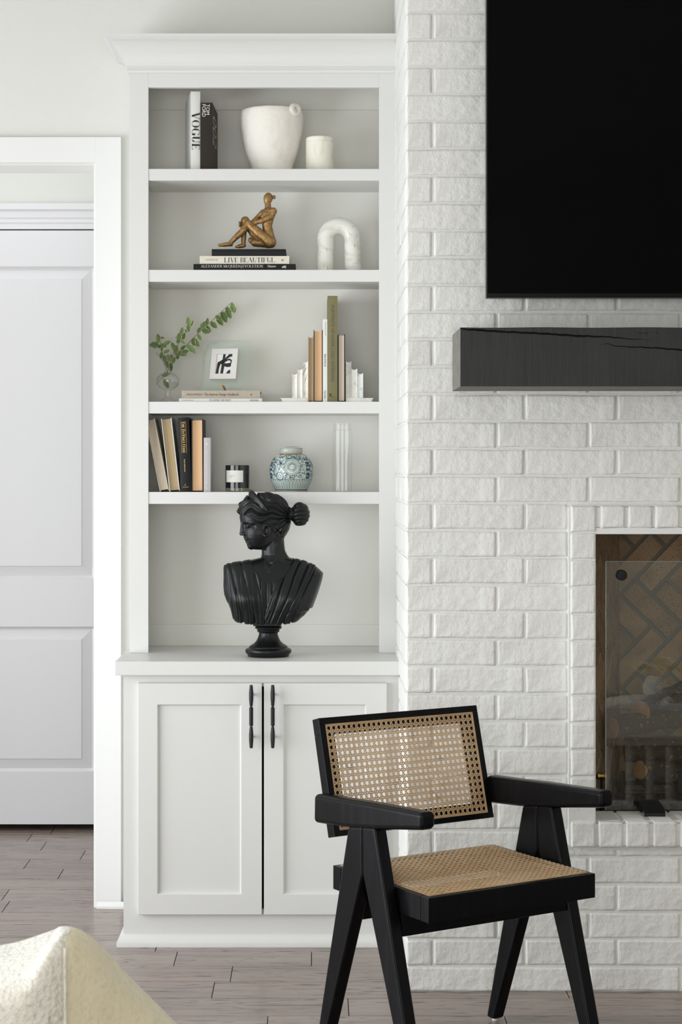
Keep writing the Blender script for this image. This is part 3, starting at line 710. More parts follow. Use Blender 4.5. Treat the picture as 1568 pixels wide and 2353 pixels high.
# ---------------------------------------------------------------- firebox with herringbone brick
fb = thing('firebox', 'tan herringbone firebrick lining inside the fireplace', 'firebox', (0, 0, 0))
def clip(poly, w_, h_):
    for ax, lim, sg in ((0, 0, 1), (0, w_, -1), (1, 0, 1), (1, h_, -1)):
        out = []
        for i in range(len(poly)):
            p, q = poly[i-1], poly[i]
            a = (p[ax]-lim)*sg; b = (q[ax]-lim)*sg
            if (a >= 0) != (b >= 0):
                t = a/(a-b); out.append((p[0]+(q[0]-p[0])*t, p[1]+(q[1]-p[1])*t))
            if b >= 0: out.append(q)
        poly = out
        if not poly: return []
    return poly
def herring(org, ux, w_, h_, nrm, W=.0695, nL=3, ph=(0, 0)):
    ux = Vector(ux).normalized(); uz = Vector((0, 0, 1)); nr = Vector(nrm).normalized(); O = Vector(org)
    g = .0055; c, s_ = math.cos(R(-44)), math.sin(R(-44))
    fn = lambda a, b, d_: tuple(O + ux*a + uz*b + nr*d_)
    MB().add([fn(0, 0, 0), fn(w_, 0, 0), fn(w_, h_, 0), fn(0, h_, 0)], [(0, 1, 2, 3)]).build('mortar', MT['firemortar'], fb, smooth=0)
    for i in range(-24, 40):
        for j in range(-12, 12):
            bx = (i + 2*nL*j)*W; bz = i*W
            for typ in (0, 1):
                if typ == 0: r = (bx+g, bz+g, bx+nL*W-g, bz+W-g)
                else: r = (bx+nL*W+g, bz+(1-nL)*W+g, bx+(nL+1)*W-g, bz+W-g)
                q = [(r[0]+.003, r[1]), (r[2]-.003, r[1]), (r[2], r[1]+.003), (r[2], r[3]-.003), (r[2]-.003, r[3]), (r[0]+.003, r[3]), (r[0], r[3]-.003), (r[0], r[1]+.003)]
                q = [(a*c-b*s_+ph[0], a*s_+b*c+ph[1]) for a, b in q]
                if min(a for a, b in q) > w_ or max(a for a, b in q) < 0 or min(b for a, b in q) > h_ or max(b for a, b in q) < 0: continue
                q = clip(q, w_, h_)
                if len(q) < 3: continue
                ar = abs(sum(q[k_-1][0]*q[k_][1]-q[k_][0]*q[k_-1][1] for k_ in range(len(q))))/2
                if ar < .0004: continue
                m = MB(); cx_ = sum(a for a, b in q)/len(q); cz_ = sum(b for a, b in q)/len(q)
                dd = .006
                m.loft([[fn(a, b, 0) for a, b in q], [fn(a, b, dd-.002) for a, b in q], [fn(cx_+(a-cx_)*.96, cz_+(b-cz_)*.96, dd) for a, b in q]])
                m.build('brick', MT['firebrick'], fb, smooth=0)
fz0 = ozb-.045; fh = 1.40-fz0
bxl, bxr, byk = X(1421, 5.75), X(1421, 5.75)+.60, 5.75
herring((bxl, byk, fz0), (1, 0, 0), bxr-bxl, fh, (0, -1, 0), ph=(.01, .35))
herring((ox0-.006, 5.30, fz0), (bxl-ox0+.006, byk-5.30, 0), math.hypot(bxl-ox0+.006, byk-5.30), fh, (byk-5.30, -(bxl-ox0+.006), 0), ph=(0, .30))
MB().add([(bxr, byk, fz0), (ox1+.006, 5.30, fz0), (ox1+.006, 5.30, 1.4), (bxr, byk, 1.4)], [(0, 1, 2, 3)]).build('side_wall', MT['firemortar'], fb, smooth=0)
MB().box(ox0-.02, ox1+.02, YC+.15, byk+.01, fz0-.02, fz0).build('hearth_floor', MT['soot_and_shade'], fb, smooth=0)
MB().box(ox0-.02, ox1+.02, 5.26, byk+.01, 1.40, 1.42).build('throat', MT['soot_and_shade'], fb, smooth=0)
MB().box(ox0-.03, ox0-.008, YC+.07, 5.31, fz0, 1.4).box(ox1+.008, ox1+.03, YC+.07, 5.31, fz0, 1.4).box(ox0, ox1, YC+.12, 5.30, ozt+.03, 1.4).build('jamb', MT['firemortar'], fb, smooth=0)
# ---------------------------------------------------------------- logs, grate, embers
def log(name, label, a, b, r, seed):
    a = Vector(a); b = Vector(b); m = MB(); t = (b-a); L_ = t.length; t.normalize()
    up = Vector((0, 0, 1)); up = (up-t*up.dot(t)).normalized(); bb = t.cross(up); rings = []
    rr = random.Random(seed); ph_ = [rr.uniform(0, 6) for _ in range(6)]
    ns, nr_ = 26, 28
    for i in range(ns+1):
        ring = []
        for k_ in range(nr_):
            an = 2*math.pi*k_/nr_
            q = r*(1+.07*math.sin(2*an+ph_[0]+i*.15)+.05*math.sin(5*an+ph_[1])+.05*math.sin(i*.7+ph_[2]+3*an)+rr.uniform(-.045, .045))
            ring.append(tuple(a+t*(L_*i/ns)+(up*math.sin(an)+bb*math.cos(an))*q))
        rings.append(ring)
    m.loft(rings, cap=False)
    o = m.build(name, MT['bark'], None, smooth=60)
    for ring, off in ((rings[0], -t), (rings[-1], t)):
        e = MB(); c_ = sum((Vector(p) for p in ring), Vector())/nr_
        e.loft([[tuple(Vector(p)) for p in ring], [tuple(c_+(Vector(p)-c_)*.90+off*.003) for p in ring], [tuple(c_+(Vector(p)-c_)*.5+off*.001) for p in ring], [tuple(c_+(Vector(p)-c_)*.05+off*.003) for p in ring]], cap=False)
        e.add([tuple(c_+(Vector(p)-c_)*.05+off*.003) for p in ring], [tuple(range(nr_))])
        e.build('cut_end', MT['logend'], o, smooth=60)
    tag(o, label, 'log', 'logs in the fireplace'); return o
lz = lambda py, Y: Z(py, Y)
log('log', 'uppermost ceramic log with a round tan cut end facing left', (X(1470, 5.50), 5.47, Z(1632, 5.50)), (X(1590, 5.6), 5.62, Z(1590, 5.6)), .034, 1)
log('log', 'front ceramic log with a long slanted tan cut end at its left', (X(1412, 5.44), 5.45, Z(1672, 5.45)), (X(1640, 5.5), 5.55, Z(1640, 5.5)), .032, 2)
log('log', 'lowest mossy dark log lying across the grate', (X(1440, 5.48), 5.50, Z(1722, 5.5)), (X(1700, 5.5), 5.46, Z(1720, 5.5)), .040, 3)
log('log', 'short log stub standing under the front log', (X(1462, 5.5), 5.43, Z(1770, 5.43)), (X(1590, 5.5), 5.52, Z(1775, 5.5)), .030, 4)
gr = thing('fire_grate', 'black iron fire grate under the logs', 'grate', (0, 0, 0))
gz = Z(1806, 5.5)
for i in range(7):
    xg = X(1425, 5.45)+i*.085
    MB().tube([(xg, 5.40, gz+.06), (xg, 5.405, gz), (xg, 5.62, gz), (xg, 5.63, gz+.05)], .007, 8).build('bar', MT['black_metal'], gr)
for yy in (5.43, 5.60): MB().tube([(X(1415, 5.45), yy, gz-.008), (X(1415, 5.45)+.6, yy, gz-.008)], .007, 8).build('rail', MT['black_metal'], gr)
for xg in (X(1425, 5.45), X(1425, 5.45)+.58):
    for yy in (5.43, 5.60): MB().tube([(xg, yy, gz-.01), (xg, yy, fz0)], .008, 8).build('leg', MT['black_metal'], gr)
m = MB(); re_ = random.Random(11)
for i in range(520):
    ex, ey = re_.uniform(ox0+.03, ox1-.05), re_.uniform(5.34, 5.70)
    if ey > 5.34 + (ex-ox0)*2.2+.06: continue
    r = re_.uniform(.008, .022); bm = bmesh.new(); bmesh.ops.create_icosphere(bm, subdivisions=1, radius=r)
    for v in bm.verts: v.co *= re_.uniform(.7, 1.2)
    bm.transform(Matrix.Translation((ex, ey, fz0+re_.uniform(.002, .035)))); m.frombm(bm)
eb = m.build('ember_bed', MT['ember'], smooth=0); tag(eb, 'bed of dark embers and lava gravel under the grate', 'embers'); eb['kind'] = 'stuff'
vv = thing('gas_valve', 'small brass gas valve at the left edge of the firebox', 'valve', (X(1383, 5.42), 5.42, Z(1783, 5.42)))
MB().lathe([(.006, -.012), (.011, -.012), (.011, -.006), (.008, -.005), (.008, .006), (.012, .007), (.012, .013), (.005, .014)], 18).tf(lambda p: (p.z, p.y, p.x)).build('valve_body', MT['brass'], vv)
MB().tube([(-.012, 0, 0), (-.03, 0, -.01), (-.034, 0, -.02)], .005, 8).build('gas_pipe', MT['black_metal'], vv)
vv2 = MB().tube([(0, 0, 0), (0, 0, fz0-Z(1783, 5.42)-.0)], .004, 8).build('gas_pipe', MT['black_metal'], vv)
# ---------------------------------------------------------------- glass fire screen
fs = thing('fire_screen', 'free-standing clear glass fire screen with black round stud and feet', 'fire screen', (0, 0, 0))
YG = 5.312
gx0 = X(1393, YG); gx1 = gx0+.86; gz1 = Z(1290, YG); gz0 = ozb+.003
MB().cbox(gx0, gx1, YG, YG+.008, gz0, gz1, .0012).build('glass_pane', MT['screen_pane'], fs)
MB().box(gx0-.0012, gx0+.0004, YG+.0005, YG+.0075, gz0, gz1+.0006).box(gx0-.0012, gx1, YG+.0005, YG+.0075, gz1-.0004, gz1+.0008).build('pane_edge_highlight', MT['edge_highlight'], fs, smooth=0)  # pale strips paint the highlight along the left and top glass edges
for xx in (X(1428.5, YG), gx1-.045):
    zz = Z(1321.5, YG)
    MB().lathe([(0.0001, -.012), (.0145, -.0115), (.0158, -.009), (.0158, .000), (.0001, .000)], 32).tf(lambda p: (p.x+xx, YG-.0005+p.z, p.y+zz)).build('stud', MT['black_metal'], fs)
    MB().lathe([(0.0001, .0), (.0145, .0), (.0145, .008), (.0001, .009)], 32).tf(lambda p: (p.x+xx, YG+.0085+p.z, p.y+zz)).build('stud', MT['black_metal'], fs)
for xx in (X(1502, 5.25), gx1-.14):
    m = MB(); pth = []
    for k_ in range(9):
        a = k_/8*math.pi/2; pth.append((YG-.001-.088*math.sin(a)*1.0, ozb+.003+.024*math.cos(a)**.8))
    pts = [(a, b) for a, b in pth] + [(a+.003, b-.003 if i else b-.004) for i, (a, b) in reversed(list(enumerate(pth)))]
    m.prism([(a, b) for a, b in pts], xx-.030, xx+.030, lambda a, b, y: (y, a, b))
    m.box(xx-.030, xx+.030, YG-.004, YG-.001, ozb+.001, ozb+.028).box(xx-.03, xx+.03, YG+.009, YG+.03, ozb-.0, ozb+.03)
    m.build('foot', MT['black_metal'], fs, smooth=30)
# ---------------------------------------------------------------- mantel beam
YM = 4.89
mx0 = X(1058.5, YM); mz1, mz0 = Z(752.5, YM), Z(888, YM); mx1 = 2.15
mt = thing('mantel_beam', 'charcoal rough-sawn wooden mantel beam with long cracks', 'mantel', (0, 0, 0))
def crack(pts, wd):
    """pts: px polyline on the front face, wd: widths in px"""
    xs = np.array([X(a, YM) for a, b in pts]); zs = np.array([Z(b, YM) for a, b in pts]); ws = np.array(wd)*YM/F/2
    return xs, zs, ws
C1 = crack([(1059, 756), (1100, 758.5), (1160, 762.5), (1250, 766.5), (1330, 772), (1400, 774), (1450, 779), (1505, 781)], [2.0, 5, 4.5, 5, 5, 3, 1.6, .0])
C2 = crack([(1375, 794), (1396, 789.5), (1420, 796), (1500, 799), (1568, 804), (1700, 812), (1850, 818)], [0, 1.2, 1.8, 3, 4, 4, 0])
xs = np.unique(np.concatenate([np.linspace(mx0, mx1, 150), C1[0], C2[0]]))
m = MB(); cols = []
def cr(C, x):
    if x < C[0][0]-1e-6 or x > C[0][-1]+1e-6: return None
    jj = .0006*math.sin(x*310)+.0005*math.sin(x*131)
    zc_ = np.interp(x, C[0], C[1])+jj; w_ = max(0, np.interp(x, C[0], C[2]))*(1+.07*math.sin(x*143))
    return zc_-w_, zc_+w_
for x in xs:
    a = cr(C2, x); b = cr(C1, x)
    wob = .0006*math.sin(x*23)
    cols.append((x, a, b, wob))
for i in range(len(cols)-1):
    (xa, a0, b0, wa), (xb, a1, b1, wb) = cols[i], cols[i+1]
    za, zb_ = mz0, mz0
    for c_0, c_1 in ((a0, a1), (b0, b1)):
        if c_0 is None or c_1 is None: continue
        m.add([(xa, YM, za), (xb, YM, zb_), (xb, YM, c_1[0]), (xa, YM, c_0[0])], [(0, 1, 2, 3)])
        m.add([(xa, YM, c_0[0]), (xb, YM, c_1[0]), (xb, YM+.012, c_1[0]), (xa, YM+.012, c_0[0]), (xa, YM, c_0[1]), (xb, YM, c_1[1]), (xb, YM+.012, c_1[1]), (xa, YM+.012, c_0[1])], [(0, 1, 2, 3), (3, 2, 6, 7), (7, 6, 5, 4)], 1)
        za, zb_ = c_0[1], c_1[1]
    m.add([(xa, YM, za), (xb, YM, zb_), (xb, YM, mz1+wb), (xa, YM, mz1+wa)], [(0, 1, 2, 3)])
    m.add([(xa, YM, mz1+wa), (xb, YM, mz1+wb), (xb, YC, mz1+wb), (xa, YC, mz1+wa)], [(0, 1, 2, 3)])
m.build('beam', [MT['mantel'], MT['crack']], mt, smooth=0, fix=False)
m = MB(); m.add([(mx0, YM, mz0), (mx1, YM, mz0), (mx1, YC, mz0), (mx0, YC, mz0)], [(0, 1, 2, 3)]); m.build('underside', MT['mantel_end'], mt, smooth=0, fix=False)
m = MB(); m.add([(mx0, YM, mz0), (mx0, YC, mz0), (mx0, YC, mz1), (mx0, YM, mz1)], [(0, 1, 2, 3)]); m.add([(mx1, YM, mz0), (mx1, YC, mz0), (mx1, YC, mz1), (mx1, YM, mz1)], [(0, 1, 2, 3)])
m.build('end_face', MT['mantel_end'], mt, smooth=0, fix=False)
# small knot marks
m = MB()
for a, b, w_, h_ in ((1472, 765, 6, 1.2), (1485, 765.5, 4, 1.5), (1510, 765, 2, 1.8)):
    cx_, cz_ = X(a, YM), Z(b, YM); m.add([(cx_+w_*YM/F*math.cos(t*.785), YM-.0003, cz_+h_*YM/F*math.sin(t*.785)) for t in range(8)], [tuple(range(8))])
m.build('knot', MT['crack'], mt, smooth=0)
# ---------------------------------------------------------------- television
YT = 5.08
tv = thing('television', 'large black flat-screen television mounted on the white brick', 'television', (0, 0, 0))
tx0 = X(1118.5, YT); tz0 = Z(684.5, YT); tx1 = tx0+1.66; tz1 = tz0+.955
MB().cbox(tx0, tx1, YT, YT+.035, tz0, tz1, .002).build('housing', MT['bezel'], tv)
m = MB(); b = .0045
m.cbox(tx0, tx0+b, YT-.003, YT, tz0, tz1, .0008).cbox(tx1-b, tx1, YT-.003, YT, tz0, tz1, .0008).cbox(tx0+b, tx1-b, YT-.003, YT, tz1-b, tz1, .0008).cbox(tx0+b, tx1-b, YT-.003, YT, tz0, tz0+.0125, .0008)
m.build('bezel', MT['bezel'], tv)
MB().box(tx0+b, tx1-b, YT-.0012, YT-.0002, tz0+.0125, tz1-b).build('screen', MT['screen'], tv, smooth=0)
MB().box(tx0+.5, tx1-.5, YT+.035, YC-.001, tz0+.3, tz1-.3).build('wall_mount', MT['black_metal'], tv)
# ================================================================ BOOKS
def book(label, x0, y0, z0, w_, h_, d_, cover, page, face='spine', flat=False, rotz=0, tilt=0, soft=False, group=None, spine_mat=None, round_=.0015):
    t = thing('book', label, 'book', (x0, y0, z0), (0, R(tilt), R(rotz)), group)
    g = (lambda p: (p[2], p[1], p[0])) if flat else (lambda p: tuple(p))
    bt = .0009 if soft else .0026
    ov = 0.0003 if soft else .0035
    m = MB()
    m.cbox(0, bt, 0, d_, 0, h_, .0006).cbox(w_-bt, w_, 0, d_, 0, h_, .0006)
    # spine board, slightly rounded
    n = 6; bul = .0004 if soft else round_
    pts = []
    for k in range(n+1):
        q = k/n; pts.append((bt*.5+(w_-bt)*q, -bul*math.sin(math.pi*q)))
    poly = pts + [(a, b+bt) for a, b in reversed(pts)]
    if face == 'fore': poly = [(a, d_-b) for a, b in poly]
    m.prism(poly, 0, h_, lambda a, b, y: (a, b, y))
    m.tf(g); m.build('cover', cover, t, smooth=40)
    m = MB(); c0 = bt+.0002; c1 = w_-bt-.0002
    if face == 'spine': ya, yb_ = bt+.0005, d_-ov
    else: ya, yb_ = ov, d_-bt-.0005
    # fore edge slightly hollow
    n = 8; fr = [(c0+(c1-c0)*k/n, (0 if soft else .0035)*math.sin(math.pi*k/n)) for k in range(n+1)]
    if face == 'spine': poly = [(a, yb_-b) for a, b in fr] + [(c1, ya), (c0, ya)]
    else: poly = [(a, ya+b) for a, b in fr] + [(c1, yb_), (c0, yb_)]
    m.prism(poly, ov, h_-ov, lambda a, b, y: (a, b, y)); m.tf(g)
    m.build('page_block', page, t, smooth=40)
    return t
YF = 5.928
def xw(a, b): return X(a, YF), (b-a)*YF/F
# --- top shelf
g1 = 'books on the top shelf'
x0, w_ = xw(438.5, 460.5)
h1 = Z(210, YF)-SH[1]
b = book('tall white book with large black serif letters down its spine', x0, YF, SH[1], w_, h1, .20, MT['white_cover'], MT['paper'], rotz=9, group=g1, round_=.0012)
hp = YF/F
letters(b, 'VOGUE', MT['ink'], .0035, w_-.0022, Z(258, YF)-SH[1], Z(345, YF)-SH[1], -.0018, font='serif', sw=.20, hw=.035, name='title_lettering')
x0, w_ = xw(461.2, 488.5)
h2 = Z(236, YF)-SH[1]
b = book('dark brown book with two rows of white capitals at the top of its spine', x0, YF, SH[1], w_, h2, .19, MT['brown_cover'], MT['paper'], rotz=-2, group=g1, round_=.0012)
letters(b, 'TOM', MT['ink_white'], .0180, .0296, Z(240, YF)-SH[1], Z(264, YF)-SH[1], -.0018, name='title_lettering')
letters(b, 'FORD', MT['ink_white'], .0050, .0165, Z(240, YF)-SH[1], Z(268.5, YF)-SH[1], -.0018, name='title_lettering')
# large outlined figures on its front board (right side)
def side_letters(parent, s, mt, w__, y0, y1, z0, z1):
    vs, fs, W = text_geo(s); m = MB()
    m.add([(w__+.0004, y0+v*(y1-y0), z1-u/W*(z1-z0)) for u, v in vs], fs); m.build('cover_lettering', mt, parent, smooth=0, fix=False)
side_letters(b, '002', mat('silver_foil', (.32, .31, .29), .4), w_, .01, .15, .085, .185)
# --- second shelf stack
g2 = 'stacked books under the bronze figure'
def flatb(label, a, b_, yt, yb__, zb, d_, cover, page, group, soft=False, **k):
    t = book(label, X(a, YF), YF, zb, (yb__-yt)*YF/F, (b_-a)*YF/F, d_, cover, page, flat=True, soft=soft, group=group, **k)
    return t, (yb__-yt)*YF/F
z = SH[2]
b, tk = flatb('black book with white capitals on the spine, bottom of its stack', 444.8, 679.8, 604.2, 619.6, z, .21, MT['black_cover'], MT['paper'], g2)
fx = lambda a: (a-444.8)*hp
q = lambda a: 430+a*.17219
letters(b, 'ALEXANDER McQUEEN', MT['ink_white'], fx(q(185)), fx(q(716)), tk*.46, tk*.86, -.0022, vertical=False, font='serif', small=(11,), sw=.13, hw=.045)
letters(b, 'EVOLUTION', MT['ink_white'], fx(q(740)), fx(q(1016)), tk*.46, tk*.86, -.0022, vertical=False, font='serif', sw=.13, hw=.045)
letters(b, '|', MT['ink_white'], fx(q(724)), fx(q(728)), tk*.44, tk*.86, -.0022, vertical=False)
letters(b, 'Gleason', MT['ink_white'], fx(q(1075)), fx(q(1186)), tk*.50, tk*.84, -.0022, vertical=False)
m = MB()
for cx_, cz_, rx_, rz_ in ((.0, .5, .9, .3), (.9, .75, .7, .22), (1.1, .35, .9, .2), (-.5, .35, .6, .18), (.4, .8, .5, .15), (1.6, .6, .35, .35)):
    m.add([(fx(q(1285))+tk*.22*(cx_+rx_*math.cos(t*.6283)), -.0022, tk*(.28+.55*cz_*.9+.35*rz_*math.sin(t*.6283))) for t in range(10)], [tuple(range(10))])
m.build('emblem', MT['ink_white'], b, smooth=0)
letters(b, 'Monacelli', MT['ink_soft'], fx(q(1315)), fx(q(1325)), tk*.86, tk*.24, -.0022, vertical=True)
z += tk+.0004
b, tk = flatb('ivory book with thin black capitals on the spine, middle of its stack', 459, 665.2, 585.2, 603.2, z, .20, MT['ivory_cover'], MT['paper'], g2)
fx = lambda a: (a-459)*hp
letters(b, 'LIVE BEAUTIFUL', MT['ink'], fx(q(497)), fx(q(1176)), tk*.17, tk*.80, -.0022, vertical=False, font='serif', sw=.13, hw=.022)
letters(b, 'CALDERONE', MT['ink_soft'], fx(q(240)), fx(q(414)), tk*.40, tk*.62, -.0022, vertical=False, font='serif', sw=.13, hw=.04)
m = MB(); m.add([(fx(q(1272))+.0029*math.cos(t*.3927), -.0021, tk*.46+.0036*math.sin(t*.3927)) for t in range(16)], [tuple(range(16))])
m.build('emblem', MT['ink'], b, smooth=0)
letters(b, 'A', MT['ink_white'], fx(q(1262)), fx(q(1282)), tk*.36, tk*.58, -.0024, vertical=False)
letters(b, 'ABRAMS', MT['ink_soft'], fx(q(1299)), fx(q(1306)), tk*.68, tk*.26, -.0022, vertical=True)
z += tk+.0004
b, tk = flatb('plain charcoal black book on top of its stack under the bronze figure', 486.8, 657.2, 569.0, 584.6, z, .17, MT['black_cover'], MT['black_cover'], g2)
ZFIG = z+tk+.0006
# --- third shelf flat pair
g3 = 'flat books under the glass picture frame'
q = lambda a: 340+a*.17857
z = SH[3]
b, tk = flatb('thin white paperback lying flat at the bottom under the linen book', 411.5, 602.5, 914.4, 922.6, z, .20, MT['white_cover'], MT['paper_white'], g3, soft=True)
fx = lambda a: (a-411.5)*hp
letters(b, 'CLAUDE MONET', MT['ink_grey'], fx(q(790)), fx(q(1072)), tk*.20, tk*.80, -.001, vertical=False, font='serif', sw=.13, hw=.04)
letters(b, 'TASCHEN', MT['ink'], fx(q(1312)), fx(q(1422)), tk*.25, tk*.70, -.001, vertical=False)
letters(b, 'Christoph Heinrich', MT['ink_soft'], fx(q(438)), fx(q(585)), tk*.35, tk*.72, -.001, vertical=False)
z += tk+.0004
b, tk = flatb('linen covered book lying flat with dark sans lettering on the spine', 417.7, 598.0, 896.8, 914.6, z, .19, MT['linen'], MT['paper'], g3)
fx = lambda a: (a-417.7)*hp
letters(b, 'The Interior Design Handbook', MT['ink_grey'], fx(q(726)), fx(q(1172)), tk*.34, tk*.68, -.0022, vertical=False)
letters(b, 'FRIDA RAMSTEDT', MT['ink_grey'], fx(q(502)), fx(q(702)), tk*.37, tk*.60, -.0022, vertical=False)
m = MB()
for r0, r1 in ((.0036, .0032), (.0022, .0014)):
    m.loft([[(fx(q(1330))+r*math.cos(t*.3927), -.0021, tk*.46+r*math.sin(t*.3927)) for t in range(16)] for r in (r0, r1)], cap=False)
m.build('emblem', MT['ink_grey'], b, smooth=0)
ZB3 = z+tk+.0006
# --- third shelf, standing between the marble bookends
g4 = 'books between the marble bookends'
def stand(label, a, b_, yt, shelf, d_, cover, page, group, face='fore', tilt=0, soft=False, rotz=0, y0=YF, round_=.0015):
    x_, w__ = xw(a, b_)
    return book(label, x_, y0, SH[shelf]+.0003, w__, Z(yt, y0)-SH[shelf], d_, cover, page, face=face, tilt=tilt, soft=soft, group=group, rotz=rotz, round_=round_), w__
stand('small worn tan book, page edges outward, beside the left marble bookend', 708.3, 720.6, 773.5, 3, .13, MT['kraft_cover'], MT['pages_tan'], g4, soft=False)
stand('book with peach page edges outward and black boards beside the thin white book', 721.0, 742.0, 758.5, 3, .15, MT['black_cover'], MT['pages_peach'], g4)
b, w_ = stand('thin white paperback with small black capitals, left of the olive book', 742.2, 752.6, 734, 3, .19, MT['white_cover'], MT['paper_white'], g4, face='spine', soft=True)
zz = lambda py: Z(py, YF)-SH[3]
letters(b, 'BAUHAUS', MT['ink'], w_*.30, w_*.72, zz(670+985*.14668), zz(670+1178*.14668), -.001)
letters(b, 'TASCHEN', MT['ink'], w_*.28, w_*.66, zz(670+1545*.14668), zz(670+1678*.14668), -.001)
letters(b, 'MAGDALENA DROSTE', MT['ink_soft'], w_*.45, w_*.68, zz(670+480*.14668), zz(670+690*.14668), -.001)
b, w_ = stand('tallest book, olive green cloth with dark sans capitals down the spine', 753.0, 776.0, 680, 3, .21, MT['olive'], MT['paper'], g4, face='spine', round_=.001)
letters(b, 'PORTRAITS OF HOME | DISC INTERIORS', MT['ink_grey'], w_*.36, w_*.66, zz(670+215*.14668), zz(670+1412*.14668), -.0018)
m = MB(); ax, az = w_*.22, zz(670+1625*.14668)
for pts in ([(0, -.0045), (.0015, .0045)], [(-.002, .003), (.001, .0052), (.005, .0042), (.0052, .0018), (.001, .0)], [(.001, 0), (.004, -.003), (.009, -.0062), (.0135, -.0045)]):
    m.tube([(ax+a, -.0019, az+b_) for a, b_ in chaikin(pts, 2)], .0005, 5)
m.build('monogram', MT['ink'], b)
MB().box(w_+.0002, w_+.0005, .03, .19, zz(765), zz(744)).build('cover_photo', MT['photo'], b, smooth=0)
side_letters(b, 'PORTRAITS', MT['ink_grey'], w_, .06, .10, zz(738), zz(708))
stand('book with cream page edges outward and dark boards beside the right marble bookend', 776.8, 793.2, 768.6, 3, .15, MT['black_cover'], MT['pages_cream'], g4)
# --- fourth shelf
g5 = 'books at the left of the fourth shelf'
stand('book with cream page edges leaning hard against the left side of the shelf', 367.5, 388.5, 962, 4, .15, MT['cream_cover'], MT['pages_cream'], g5, tilt=-11.4)
stand('thick book with tan page edges and white boards, second from the left side, leaning', 389.6, 413.6, 961.3, 4, .15, MT['white_cover'], MT['pages_tan'], g5, tilt=-6.6)
b, w_ = stand('black hardback with gold capitals down its spine beside the leaning books', 414.8, 440.2, 960, 4, .155, MT['black_cover'], MT['pages_cream'], g5, face='spine', tilt=-1.9, round_=.003)
zz = lambda py: Z(py, YF)-SH[4]
q = lambda a: 950+a*.15944
letters(b, 'THE DAVINCI CODE', MT['ink_gold'], w_*.34, w_*.60, zz(q(118)), zz(q(574)), -.0036, font='serif', sw=.17, hw=.07, small=(1, 2, 5, 7, 8, 9, 10, 13, 14, 15))
letters(b, 'DAN BROWN', MT['ink_gold'], w_*.42, w_*.52, zz(q(665)), zz(q(845)), -.0036)
MB().box(w_*.25, w_*.265, -.0034, -.0028, zz(q(578)), zz(q(118))).box(w_*.68, w_*.695, -.0034, -.0028, zz(q(578)), zz(q(118))).build('gold_rule', MT['ink_gold'], b, smooth=0)
m = MB(); ax, az = w_*.47, zz(q(1035))
m.tube([(ax, -.0035, az+.004), (ax, -.0035, az-.002)], .0004, 5).tube([(ax-.002, -.0035, az+.0005), (ax-.001, -.0035, az-.0015), (ax, -.0035, az-.0022), (ax+.001, -.0035, az-.0015), (ax+.002, -.0035, az+.0005)], .0004, 5)
m.build('emblem', MT['ink_gold'], b)
letters(b, 'DOUBLEDAY', MT['ink_gold'], w_*.22, w_*.78, zz(q(1070)), zz(q(1061)), -.0030, vertical=False)
stand('book with peach page edges outward and a black board on its right', 440.6, 467.3, 963.6, 4, .15, MT['black_cover'], MT['pages_peach'], g5, tilt=-.3)
b, w_ = stand('short pale lilac-grey book at the right end of the row', 468.2, 484.0, 1006, 4, .14, MT['lilac'], MT['paper'], g5, face='spine', round_=.001)
letters(b, 'THE LITTLE BOOK OF HOUSE', MT['ink_white'], w_*.40, w_*.56, zz(q(520)), zz(q(1020)), -.0016)
m = MB(); ax = w_*.45
for py, r in ((q(445), .0028), (q(1080), .0024)):
    m.add([(ax+r*.7*math.cos(t*.5236), -.0015, zz(py)+r*math.sin(t*.5236)*(1.5 if r > .0025 else 1)) for t in range(12)], [tuple(range(12))])
m.build('emblem', MT['ink_white'], b, smooth=0)
# ================================================================ TOP SHELF POTS
YP = 6.03; s = YP/F
t = thing('plaster_pot', 'large rough white plaster pot with a small ring handle at the rim', 'pot', (X(625, YP), YP, SH[1]))
zb = SH[1]
def pz(py): return Z(py, YP)-zb
rr_ = [(.6, None)]
prof = [(.001, .001), (40*s, .001), (46*s, .004), (pr2 := 49*s, pz(380)), (55*s, pz(366)), (63*s, pz(340)), (69*s, pz(312)), (72.5*s, pz(285)), (73*s, pz(268)), (71.5*s, pz(259)), (69.5*s, pz(255.5)), (66.5*s, pz(258)), (64*s, pz(270)), (60*s, pz(310)), (50*s, pz(355)), (35*s, pz(378)), (.001, pz(380))]
prof = [(a, b) for a, b in prof if b is not None]
prof = [prof[0], prof[1]] + [p for p in chaikin(prof[2:], 2)]
m = MB(); m.lathe(prof, 96)
bm_noise = random.Random(2)
def rough(v):
    n_ = noise.noise(v*38)*.0016 + noise.noise(v*95)*.0008
    r_ = math.hypot(v.x, v.y)
    if r_ < 1e-4: return v
    k_ = 1+n_/r_
    return Vector((v.x*k_, v.y*k_, v.z+noise.noise(v*20)*.0012))
m.tf(rough); m.build('bowl', MT['plaster'], t, smooth=60)
m = MB(); an_ = math.atan2(-.0685, .0757); Rr = .1045; tx_, ty_ = -math.sin(an_), math.cos(an_); nx_, ny_ = math.cos(an_), math.sin(an_)
n1, n2 = 30, 14; vs = []; fs = []
for i in range(n1):
    a = 2*math.pi*i/n1
    for j in range(n2):
        b_ = 2*math.pi*j/n2; rad = .0140+.0078*math.cos(b_); tt = rad*math.cos(a); nn = .0085*math.sin(b_)
        vs.append((nx_*(Rr+nn)+tx_*tt*1.15, ny_*(Rr+nn)+ty_*tt*1.15, pz(261.5)+rad*math.sin(a)))
for i in range(n1):
    for j in range(n2): fs.append((i*n2+j, ((i+1) % n1)*n2+j, ((i+1) % n1)*n2+(j+1) % n2, i*n2+(j+1) % n2))
m.add(vs, fs); m.tf(rough)
m.build('ring_handle', MT['plaster'], t, smooth=60)
m = MB(); rc = 32*s; YQ = 6.0
